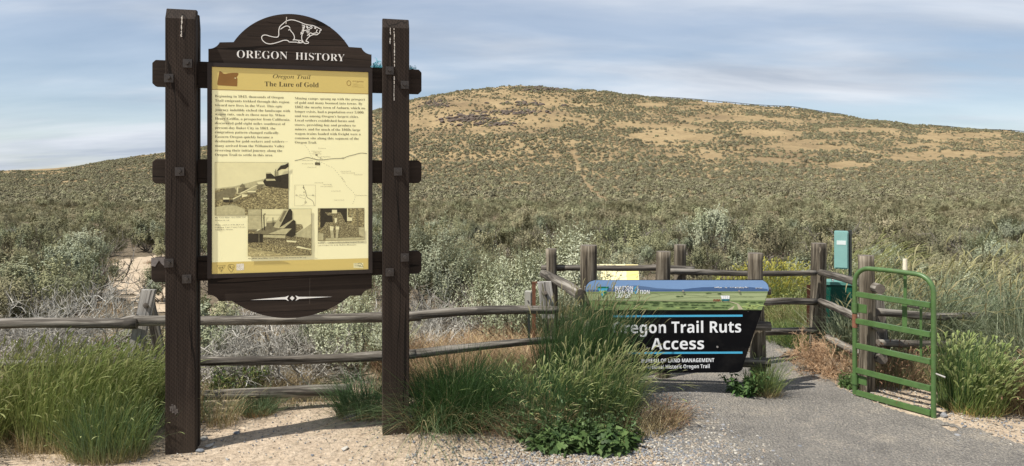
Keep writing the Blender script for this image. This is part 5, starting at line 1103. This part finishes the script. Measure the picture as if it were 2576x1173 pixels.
clump('grass_clump', 'green weeds along the far side of the path beside the tall round post', 'weeds', lambda G, g: (blades(G, g, 1600, 2.72, 6.9, .22, .45, .26, .005, GR+GRD, .6, .5)), 424)
def yflow(G, g, x, y, n=900, h=.62):
    blades(G, g, n, x, y, .45, .3, h, .0055, GR+HEAD, .3, .2, (.05, 0), head=.9, headpal=[(.46, .41, .09), (.36, .36, .10)], headw=.009, headl=.05); blades(G, g, n//2, x, y, .45, .3, h*.5, .005, GR+DRY, .5, .3)
clump('flowering_weed', 'yellow flowering weeds seen between the rails left of the tall round post', 'wildflowers', lambda G, g: yflow(G, g, 3.15, 8.6, 1500, .70), 425)
clump('flowering_weed', 'yellow-green weeds above the right end of the black sign', 'wildflowers', lambda G, g: yflow(G, g, 2.45, 8.3, 900, .5), 426)
clump('flowering_weed', 'dry yellow-green weeds on the far verge behind the lowest rail', 'wildflowers', lambda G, g: (blades(G, g, 1800, 3.2, 7.75, .4, .3, .38, .005, GR+DRY+HEAD, .4, .3, head=.3, headpal=HEAD, headw=.004, headl=.05)), 427)
# broad leafed weeds
def leafy(G, g, x, y, rx, ry, n, h, pal, leaf=.075, jag=True):
    a = g.random(n)*2*np.pi; rr = np.sqrt(g.random(n)); bx = x+rx*rr*np.cos(a); by = y+ry*rr*np.sin(a); H = h*(.35+.65*g.random(n))*(1-.4*rr); bz = height(bx, by)
    d = norm(np.stack([np.cos(a)*.4+.3*g.normal(size=n), np.sin(a)*.4-.12+.3*g.normal(size=n), np.ones(n)], -1)); t = np.linspace(0, 1, 4)[None, :, None]
    P = np.stack([bx, by, bz], -1)[:, None]+d[:, None]*H[:, None, None]*t; G.sticks(P, np.full((n, 4), .0018), pick(g, pal, n), 0)
    K = 9; li = np.repeat(np.arange(n), K); m_ = len(li); tt = g.random(m_); q = np.stack([bx, by, bz], -1)[li]+d[li]*(H[li]*tt)[:, None]
    la = g.random(m_)*2*np.pi; ld = norm(np.stack([np.cos(la), np.sin(la), .55*g.normal(size=m_)+.15], -1)); Ll = leaf*(.5+.7*g.random(m_))*(1.2-.6*tt); s = np.linspace(0, 1, 8)[None]
    P = q[:, None]+ld[:, None]*(Ll[:, None]*s)[:, :, None]; P[:, :, 2] -= (.35*Ll[:, None]*s**2)
    prof_ = np.array([.15, .75, .35, 1.0, .45, .85, .35, .03])[None] if jag else np.array([.2, .6, .9, 1, .9, .7, .4, .05])[None]
    wv = norm(np.cross(ld, np.array([0, 0, 1.])+.5*g.normal(size=(m_, 3)))); Wv = wv[:, None]*(prof_*Ll[:, None]*.22)[:, :, None]; G.ribbons(P, Wv, pick(g, pal, m_), 0)
LG = [(0.0585, 0.1131, 0.0312), (0.078, 0.1404, 0.0429), (0.1092, 0.1716, 0.0585), (0.0429, 0.0858, 0.0273)]
clump('leafy_weed', 'broad jagged-leaved dark green weed spilling onto the pale gravel', 'weed', lambda G, g: (leafy(G, g, .42, 4.20, .27, .12, 120, .17, LG, .125), leafy(G, g, .36, 4.34, .36, .14, 190, .34, LG+GRB, .05)), 430)
clump('leafy_weed', 'small fern-like weed hanging by the right sign post', 'weed', lambda G, g: (leafy(G, g, 1.72, 5.22, .09, .07, 60, .30, LG, .055, False)), 431)
clump('leafy_weed', 'small green weed at the foot of the tumbleweed', 'weed', lambda G, g: (leafy(G, g, 2.62, 5.45, .08, .10, 60, .16, LG, .04)), 432)
clump('leafy_weed', 'green leafy weed behind the leaning buck post at left', 'weed', lambda G, g: (leafy(G, g, -2.85, 5.35, .25, .2, 200, .55, LG+GR, .05, False)), 433)
clump('leafy_weed', 'green weed under the rails near the left board post', 'weed', lambda G, g: (leafy(G, g, -2.05, 5.35, .2, .15, 140, .35, LG+GR, .045, False)), 434)
# dry ground cover (uncountable)
def cover(G, g, n, poly, h, w, pal, **kw):
    xs = np.array([p[0] for p in poly]); ys = np.array([p[1] for p in poly]); x = g.uniform(xs.min(), xs.max(), n*3); y = g.uniform(ys.min(), ys.max(), n*3); k = inpoly(x, y, poly)&(vnoise(x*3, y*3, 31) > .3); x = x[k][:n]; y = y[k][:n]; n = len(x)
    H = h*(.4+.7*g.random(n))*(.5+vnoise(x*1.7, y*1.7, 21)); az = g.random(n)*6.28; ln = .5*g.random(n)+.1; t = np.linspace(0, 1, 4)[None]
    P = np.stack([x[:, None]+H[:, None]*np.cos(az)[:, None]*(ln[:, None]*t+.3*t**2), y[:, None]+H[:, None]*np.sin(az)[:, None]*(ln[:, None]*t+.3*t**2), height(x, y)[:, None]+H[:, None]*(t-.25*t**3)], -1)
    wa = g.random(n)*np.pi; Wv = np.stack([np.cos(wa), np.sin(wa)*.6, 0*wa], -1)[:, None]*w*.5*(1-.8*t)[:, :, None]; G.ribbons(P, Wv, pick(g, pal, n), 0)
def cheat(G, g):
    cover(G, g, 17000, [(-.9, 5.15), (.6, 5.25), (.95, 5.6), (.9, 7.0), (-1.1, 6.8), (-1.2, 5.3)], .30, .0045, RED+DRY+[(.36, .24, .15)])
    cover(G, g, 4000, [(-.9, 5.1), (.9, 5.2), (.9, 7.0), (-1.1, 6.8)], .34, .0045, [(.55, .40, .20), (.60, .48, .28)])
    cover(G, g, 2500, [(-.6, 4.7), (.9, 4.9), (.9, 5.4), (-.8, 5.2)], .30, .004, GRB+GR+DRY)
g = np.random.default_rng(501); G = Geo(); cheat(G, g); o = link('dry_grass', G.mesh('dry_grass', [STRAW])); tag(o, 'reddish and golden dry grass filling the ground behind the fence', kind='stuff')
g = np.random.default_rng(502); G = Geo()
cover(G, g, 14000, [(-3.8, 5.1), (-2.0, 5.15), (-.9, 5.2), (-1.0, 7.0), (-4.2, 7.0)], .16, .004, DRY+[(.22, .17, .12), (.30, .25, .19)])
cover(G, g, 3000, [(-2.4, 4.75), (-1.5, 4.9), (-.9, 5.0), (-1, 5.4), (-2.4, 5.3)], .07, .003, DRY)
cover(G, g, 12000, [(.95, 6.1), (2.0, 6.3), (2.5, 7.3), (2.1, 9.2), (.6, 9.2)], .13, .005, DRY+GR+GRB)
cover(G, g, 15000, [(2.75, 5.4), (5.2, 5.2), (6.5, 8.5), (3.4, 9.0), (2.95, 7.0)], .26, .005, DRY+RED+BLU+GRB)
cover(G, g, 5000, [(3.3, 4.7), (4.2, 4.4), (4.6, 5.3), (2.95, 5.3)], .16, .004, DRY+GR)
o = link('ground_litter', G.mesh('ground_litter', [STRAW])); tag(o, 'thin dry stalks and litter under the brush', kind='stuff')

# ------------------------------------------------------------------ sagebrush field
def scatter(y0, y1, step_fn, seed, umax=1.12):
    g = np.random.default_rng(seed); pts = []; Y = y0
    while Y < y1:
        st = step_fn(Y); W_ = umax*Y+3; xs = np.arange(-W_, W_, st); n = len(xs)
        pts.append(np.stack([xs+g.uniform(-.48, .48, n)*st, Y+g.uniform(-.48, .48, n)*st], 1)); Y += st
    return np.concatenate(pts), g
PATCH = [(1808, 261, 75, 7), (1827, 299, 125, 9), (1942, 336, 85, 9), (1731, 346, 75, 10), (2154, 328, 112, 7), (1962, 405, 75, 7), (2146, 415, 56, 9), (2038, 372, 105, 7), (2308, 396, 80, 10), (2423, 388, 115, 10), (2519, 388, 65, 9), (2365, 344, 75, 7), (2442, 342, 90, 8), (1785, 395, 27, 6), (1900, 400, 22, 5), (2019, 359, 60, 6),
    (1261, 270, 200, 30), (1120, 300, 90, 22), (1333, 317, 80, 16), (1230, 330, 60, 10), (1584, 315, 50, 9), (1656, 345, 75, 12), (1153, 369, 20, 4), (1433, 357, 18, 4), (1300, 245, 110, 14), (1640, 265, 40, 6), (1700, 320, 60, 6), (2250, 300, 90, 5), (2330, 365, 60, 4)]
TRK = [(1442, 355), (1444, 381), (1448, 403), (1458, 432), (1466, 450), (1478, 467), (1492, 483), (1510, 498), (1530, 508)]
YARD = [(.85, 4.9), (2.0, 5.0), (3.0, 5.0), (5.4, 5.0), (5.4, 7.2), (3.7, 9.8), (1.5, 9.9), (.95, 8.0)]
def density(x, y, z):
    px = CX+F*x/y; py = HY-F*(z-EYE)/y; d = np.ones(len(x))
    for cx, cy, rx, ry in PATCH:
        q = ((px-cx)/rx)**2+((py-cy)/ry)**2+(vnoise(px*.05, py*.25, 41)-.5)*1.1; d = np.where(q < 1, np.minimum(d, .07 if cx > 1560 else .42), d)
    st = vnoise(px*.011, py*.16, 42)*.6+vnoise(px*.04, py*.35, 43)*.4
    wR = np.clip((px-1560)/150, 0, 1)*np.clip((415-py)/50, 0, 1)*np.clip((py-245)/12, 0, 1); wL = np.clip((1560-px)/160, 0, 1)*np.clip((px-985)/50, 0, 1)*np.clip((345-py)/40, 0, 1)
    d = np.where((st > .57)&(wR > .4), d*.30, d); d = np.where((st > .50)&(wL > .3), d*.30, d); d = np.where(vnoise(px*.03, py*.12, 44) > .86, d*.35, d)
    for (a, b_), (c, e) in zip(TRK, TRK[1:]):
        t = np.clip(((px-a)*(c-a)+(py-b_)*(e-b_))/((c-a)**2+(e-b_)**2), 0, 1); w = 3.9+3.4*(vnoise(py*.2, px*0, 45)-.25); d = np.where(np.hypot(px-(a+t*(c-a)), (py-(b_+t*(e-b_)))) < w, 0, d)
    d = np.where(np.hypot((px-1510)/9, (py-499)/5) < 1, 0, d)
    return d
tr_c = np.array([(-3.7, 8.3), (-4.3, 9.0), (-5.05, 10.0), (-5.85, 11.1), (-7.05, 13.3), (-8.8, 16.4), (-9.95, 18.5), (-9.6, 21.2)])
def trail_d(x, y):
    m = np.full(len(x), 1e9)
    for a, b_ in zip(tr_c, tr_c[1:]):
        ab = b_-a; t = np.clip(((x-a[0])*ab[0]+(y-a[1])*ab[1])/(ab@ab), 0, 1); m = np.minimum(m, np.hypot(x-a[0]-t*ab[0], y-a[1]-t*ab[1]))
    return m
pts, g = scatter(7.2, 262, lambda Y: 1.12 if Y < 22 else (1.2 if Y < 60 else .88), 11)
x, y = pts[:, 0], pts[:, 1]; z = height(x, y); dn = density(x, y, z); r_ = g.random(len(x))
keep = (r_ < dn*.93) & (trail_d(x, y) > .62+.2*g.random(len(x))) & ~inpoly(x, y, YARD) & ~inpoly(x, y, [(-1.2, 6.3), (1.0, 6.3), (1.2, 9.2), (-1.2, 9.2)]) & ~((y < 8.6) & (np.abs(x) < 3.9) & (x < -.9))
x, y, z = x[keep], y[keep], z[keep]; d = np.hypot(x, y); order = np.argsort(d/(1.0)); inview = np.abs(x/y) < .745
near = order[inview[order]][:288]; isnear = np.zeros(len(x), bool); isnear[near] = True
for i in near:
    s = .62+.66*g.random()**1.2; k = int(g.choice([0, 1, 2, 3, 4, 5], p=[.22, .18, .12, .18, .12, .18]))
    if y[i] < 14: s = min(s, .80)
    px_ = CX+F*x[i]/y[i]; zone = ('left of large board' if px_ < 415 else 'seen behind large board' if px_ < 1030 else 'between board and entrance posts' if px_ < 1387 else 'beyond entrance fence' if px_ < 2058 else 'beyond gate and utility boxes')
    look = ['Grey-green', 'Broad olive', 'Silvery', 'Mottled green', 'Small silvery', 'Low olive'][k]; lb = '%s sagebrush, %s of the brush field, %s' % (look, 'near part' if y[i] < 13 else 'middle' if y[i] < 19 else 'far part', zone)
    bush(k, float(x[i]), float(y[i]), float(s), float(g.random()*6.28), lb, lb.lower(), float(.75+.45*g.random()))
# low detail shrubs for the hillside: drawn once each as real bushes, then repeated
def far_shrub(seed, pal, n=120):
    g = np.random.default_rng(seed); G = Geo(); a = g.random(n)*6.28; ph = np.arccos(1-g.random(n)); rr = (.7+.3*g.random(n)); lump = 1+.25*np.sin(a*3+seed)+.15*np.sin(a*5+2*seed)
    c = np.stack([.52*np.sin(ph)*np.cos(a)*rr*lump, .52*np.sin(ph)*np.sin(a)*rr*lump, .12+.52*np.cos(ph)*rr], -1); nq = norm(c-np.array([0, 0, .05])); d = g.normal(size=(n, 3))+np.array([0, 0, .5]); d = norm(d-nq*(d*nq).sum(-1, keepdims=True)*.75); L_ = .10+.10*g.random(n)
    P = c[:, None]+d[:, None]*np.linspace(-.4, 1, 3)[None, :, None]*L_[:, None, None]; wv = norm(np.cross(d, nq+.35*g.normal(size=(n, 3)))); Wv = wv[:, None]*np.array([.6, 1, .3])[None, :, None]*(.045+.03*g.random((n, 1, 1)))
    G.ribbons(P, Wv, pick(g, pal, n, .14), 0); return G.mesh('low_shrub', [SAGE])
FARP = [(0.2046, 0.1881, 0.1188), (0.1749, 0.1683, 0.1056), (0.2376, 0.2145, 0.1386)]
srcs = []
idx = np.where((~isnear) & (np.abs(x/y) < .7) & (y < 40))[0][:40:8]
for j, i in enumerate(idx):
    me = far_shrub(600+j, FARP if j % 2 == 0 else SG+SGO); o = link('low_shrub', me, None, (float(x[i]), float(y[i]), float(z[i])-.03)); o.rotation_euler = (0, 0, j*1.1)
    tag(o, 'low rounded grey-green shrub at the far side of the brush field', 'shrub', 'low shrubs at the foot of the hill'); srcs.append(o); isnear[i] = True
def instances(name, srcs, P, S, Rz, label, seed=0):
    me = bpy.data.meshes.new(name); me.vertices.add(len(P)); me.vertices.foreach_set('co', np.asarray(P, np.float32).ravel())
    for nm, arr in (('scl', S), ('rz', Rz)):
        a = me.attributes.new(nm, 'FLOAT_VECTOR', 'POINT'); a.data.foreach_set('vector', np.asarray(arr, np.float32).ravel())
    a = me.attributes.new('pk', 'INT', 'POINT'); a.data.foreach_set('value', np.random.default_rng(seed).integers(0, len(srcs), len(P)).astype(np.int32))
    o = link(name, me); tag(o, label, kind='stuff')
    nt = bpy.data.node_groups.new(name, 'GeometryNodeTree'); nt.interface.new_socket('Geometry', in_out='INPUT', socket_type='NodeSocketGeometry'); nt.interface.new_socket('Geometry', in_out='OUTPUT', socket_type='NodeSocketGeometry')
    gi = N(nt, 'NodeGroupInput'); go = N(nt, 'NodeGroupOutput'); ip_ = N(nt, 'GeometryNodeInstanceOnPoints'); jn = N(nt, 'GeometryNodeJoinGeometry'); ip_.inputs['Pick Instance'].default_value = True
    for s_ in srcs:
        oi = N(nt, 'GeometryNodeObjectInfo'); oi.inputs['Object'].default_value = s_; oi.inputs['As Instance'].default_value = True; L(nt, oi.outputs['Geometry'], jn.inputs[0])
    def attr(nm, ty): n = N(nt, 'GeometryNodeInputNamedAttribute'); n.data_type = ty; n.inputs['Name'].default_value = nm; return n.outputs['Attribute']
    m2p = N(nt, 'GeometryNodeMeshToPoints'); L(nt, gi.outputs[0], m2p.inputs[0])
    L(nt, m2p.outputs[0], ip_.inputs['Points']); L(nt, jn.outputs[0], ip_.inputs['Instance']); L(nt, attr('pk', 'INT'), ip_.inputs['Instance Index']); L(nt, attr('rz', 'FLOAT_VECTOR'), ip_.inputs['Rotation']); L(nt, attr('scl', 'FLOAT_VECTOR'), ip_.inputs['Scale'])
    L(nt, ip_.outputs[0], go.inputs[0]); md = o.modifiers.new('scatter', 'NODES'); md.node_group = nt; return o
# middle distance uses the detailed bushes' leaf meshes through five real joined bushes
MIDS = []
for j in range(5):
    B, G = sage_parts(700+j, r=.55, h=.78, clumps=26, shoots=9, leaves=8, pal=[SG, SGO, SG+SGO, SGO, SGO+SG][j], leaf=.05, lw=.011, tall=.2)
    o = link('low_shrub', G.mesh('low_shrub', [SAGE]), None, (0, 0, 0)); MIDS.append(o)
cand = np.where((~isnear) & (np.abs(x/y) < .7) & (y < 30))[0]
for j, o in enumerate(MIDS):
    i = cand[j*7+3]; o.location = (float(x[i]), float(y[i]), float(z[i])-.03); isnear[i] = True; tag(o, 'dense leafy shrub in the thick of the middle brush field', 'shrub', 'leafy shrubs of the middle field')
rest = ~isnear; mid_ = rest & (y < 62); far_ = rest & (y >= 62)
def feed(name, k, srcs, label, seed, base):
    n = int(k.sum()); gg = np.random.default_rng(seed); s = base*(.5+.85*gg.random(n)**1.3); big = vnoise(x[k]*.12, y[k]*.12, 51); s = s*(.8+.4*big)
    instances(name, srcs, np.stack([x[k], y[k], z[k]-.03], -1), np.stack([s, s, s*(.75+.4*gg.random(n))], -1), np.stack([gg.normal(size=n)*.08, gg.normal(size=n)*.08, gg.random(n)*6.28], -1), label, seed)
feed('brush_field_shrubbery', mid_, MIDS, 'dense sagebrush covering the valley floor', 61, 1.0)
feed('hillside_shrubbery', far_, srcs, 'small shrubs dotted all over the distant hillside', 62, .71)
# dry grass tufts between the bushes
tufts = []
for j in range(3):
    g2 = np.random.default_rng(800+j); G = Geo(); blades(G, g2, 130, 0, 0, .16, .16, .22, .006, [DRY, DRY+RED, DRY+[(.36, .33, .2)]][j], .6, .3, seg=4, z0=0)
    xx, yy_ = [(-5.0, 8.7), (.35, 8.9), (-2.6, 9.3)][j]; o = link('grass_tuft', G.mesh('grass_tuft', [STRAW]), None, (xx, yy_, hz(xx, yy_))); tufts.append(o); tag(o, ['straw coloured grass tuft beside the start of the sandy trail', 'straw coloured grass tuft in the gap between the silvery bushes', 'green-tinged dry grass tuft behind the left board post'][j], 'grass')
pts2, g = scatter(7.5, 60, lambda Y: .8 if Y < 25 else 1.5, 13); tx, ty = pts2[:, 0], pts2[:, 1]; k = (trail_d(tx, ty) > .38) & ~inpoly(tx, ty, PATH) & (g.random(len(tx)) < .25); tx, ty = tx[k], ty[k]; n = len(tx); s = .5+.7*g.random(n)
instances('dry_tuft_grass', tufts, np.stack([tx, ty, height(tx, ty)-.02], -1), np.stack([s, s, s], -1), np.stack([0*s, 0*s, g.random(n)*6.28], -1), 'dry bunch grass between the bushes', 71)

# ------------------------------------------------------------------ stones
STN = []
cols = [(.24, .24, .245), (.36, .32, .255), (.15, .16, .175), (.42, .39, .335), (.29, .235, .18)]
for j, c in enumerate(cols):
    m, nt, b = newmat('stone_%s' % 'abcde'[j]); v = tco(nt)
    L(nt, ramp(nt, noise(nt, v, 30, 4, .7), [(.3, tuple(q*.75 for q in c)), (.7, tuple(min(1, q*1.2) for q in c))]), b.inputs['Base Color']); b.inputs['Roughness'].default_value = .85; STN.append(m)
def stone_mesh(seed, m, flatk=.6):
    import bmesh
    g = np.random.default_rng(seed); bm = bmesh.new(); bmesh.ops.create_icosphere(bm, subdivisions=2, radius=1.0)
    pl = norm(g.normal(size=(9, 3))); of = .55+.35*g.random(9)
    for v in bm.verts:
        c = np.array(v.co)
        for p_, o_ in zip(pl, of):
            e = c@p_-o_
            if e > 0: c = c-p_*e*.85
        v.co = c*np.array([1, .8, flatk])
    me = bpy.data.meshes.new('stone'); bm.to_mesh(me); bm.free(); me.materials.append(m); return me
smesh = [stone_mesh(900+j, STN[j % 5], [.6, .5, .65, .45, .7][j % 5]) for j in range(10)]
ROCKS = [(287, 1133, .026, 2, 'dark blue-grey stone just right of the foot of the left board post'), (527, 1127, .030, 3, 'flat pale stone on the sand beside the left board post'), (511, 1107, .034, 8, 'pale angular slab touching the right side of the left board post'), (540, 1131, .014, 3, 'small pale stone next to the flat pale one'),
    (985, 1090, .020, 1, 'light stone on the sand near the right board post'), (1130, 1085, .03, 2, 'blue-grey stone right of the foot of the right board post'), (868, 1133, .028, 3, 'white flat stone in the middle foreground sand'), (1388, 1107, .024, 2, 'grey stone in front of the leafy weed'), (2374, 1050, .04, 0, 'flat blue-grey stone below the free end of the gate'), (2410, 1094, .022, 0, 'small grey stone on the right verge'), (1945, 1135, .018, 0, 'small loose stone on the grey path'), (2012, 1120, .016, 2, 'dark loose stone on the grey path'), (595, 1094, .022, 2, 'dark stone lying in the shadow band between the posts')]
rocks = []
for j, (px, py, s, k, lb) in enumerate(ROCKS):
    p = gp(px if px != 287 else 503, py if px != 287 else 1141); o = link('stone', smesh[k % 10], None, (p[0], p[1], hz(*p)+s*.25)); o.scale = (s, s, s*.8); o.rotation_euler = (0, 0, j*1.3); tag(o, lb, 'stone'); rocks.append(o)
psrc = []
for j in range(10):
    p = (-1.6+.23*j, 3.98+.03*(j % 3)); o = link('pebble', smesh[j], None, (p[0], p[1], hz(*p)+.003)); o.scale = (.011,)*3; o.rotation_euler = (0, 0, j); tag(o, 'small loose pebble on the sand along the front of the board', 'pebble', 'pebbles strewn in front of the board'); psrc.append(o)
g = np.random.default_rng(91)
def peb(n, x0, x1, y0, y1, fn, smin, smax):
    X = g.uniform(x0, x1, n*4); Y = g.uniform(y0, y1, n*4); k = g.random(n*4) < fn(X, Y); X = X[k][:n]; Y = Y[k][:n]; s = smin+(smax-smin)*g.random(len(X))**2.6
    return X, Y, s
gc = lambda X, Y: np.clip(np.exp(-((X-.55)/.62)**2-((Y-3.85)/.42)**2)*1.6, 0, 1)
sets = [peb(13000, -.6, 1.6, 3.2, 4.5, lambda X, Y: gc(X, Y)*(.25+.75*vnoise(X*4, Y*4, 92)), .004, .0125), peb(6500, -2.6, 1.0, 3.4, 5.0, lambda X, Y: .2+.6*vnoise(X*3, Y*3, 93), .0015, .0075), peb(7000, 1.0, 3.2, 3.3, 7.5, lambda X, Y: .3+.3*vnoise(X*3, Y*3, 94), .0015, .0065), peb(3800, 2.3, 4.2, 3.4, 5.4, lambda X, Y: (~inpoly(X, Y, PATH))*(.4+.6*vnoise(X*3, Y*3, 95)), .003, .011), peb(1200, .8, 1.4, 3.4, 5.4, lambda X, Y: .5+0*X, .003, .014)]
X = np.concatenate([q[0] for q in sets]); Y = np.concatenate([q[1] for q in sets]); S_ = np.concatenate([q[2] for q in sets]); n = len(X)
instances('gravel', psrc, np.stack([X, Y, height(X, Y)+.004+S_*.1], -1), np.stack([S_, S_, S_], -1), np.stack([g.normal(size=n)*.3, g.normal(size=n)*.3, g.random(n)*6.28], -1), 'loose grey and cream pebbles strewn over the ground', 96)
# dark outcrops high on the hill
m, nt, b = newmat('dark_basalt'); v = tco(nt); L(nt, ramp(nt, noise(nt, v, 2, 5, .7), [(.3, (.045, .034, .028)), (.7, (.14, .105, .08))]), b.inputs['Base Color']); b.inputs['Roughness'].default_value = .9
BR = [stone_mesh(950+j, m, .6) for j in range(3)]; bsrc = []
g = np.random.default_rng(97); RP = []; RS = []
for cx, cy, rx, ry, k in [(1361, 224, 60, 5, 70), (1182, 299, 70, 9, 120), (1297, 284, 75, 6, 80), (1240, 313, 55, 5, 50), (1090, 262, 50, 8, 40), (1330, 262, 60, 5, 30)]:
    for _ in range(k):
        px = cx+g.normal()*rx*.5; py = cy+g.normal()*ry*.5; u = (px-CX)/F; Yq = np.linspace(120, 262, 400); Zq = height(u*Yq, Yq); e = HY-F*(Zq-EYE)/Yq; ok = np.where(e <= py)[0]
        if len(ok): yq = Yq[ok[0]]; RP.append((u*yq, yq, Zq[ok[0]])); RS.append(.35+.8*g.random()**2)
for j in range(3):
    o = link('boulder', BR[j], None, RP[j*75]); o.scale = (1.3, 1.2, 1.1); bsrc.append(o); tag(o, 'dark brown boulder in the outcrop high on the left shoulder of the hill', 'boulder', 'boulders on the hilltop')
RS = np.array(RS); instances('outcrop_rubble', bsrc, np.array(RP), np.stack([RS*1.3, RS, RS], -1), np.stack([0*RS, 0*RS, g.random(len(RS))*6], -1), 'dark rocky outcrop rubble on the upper hill', 98)
# weathered chunk of wood by the right board post
p = gp(884, 1062); o = log('wood_chunk', (p[0]-.05, p[1], .022), (p[0]+.055, p[1]+.02, .028), .022, .026, 97, None, RAIL, rough=.5); tag(o, 'weathered broken chunk of wood lying on the sand left of the right board post', 'wood chunk')
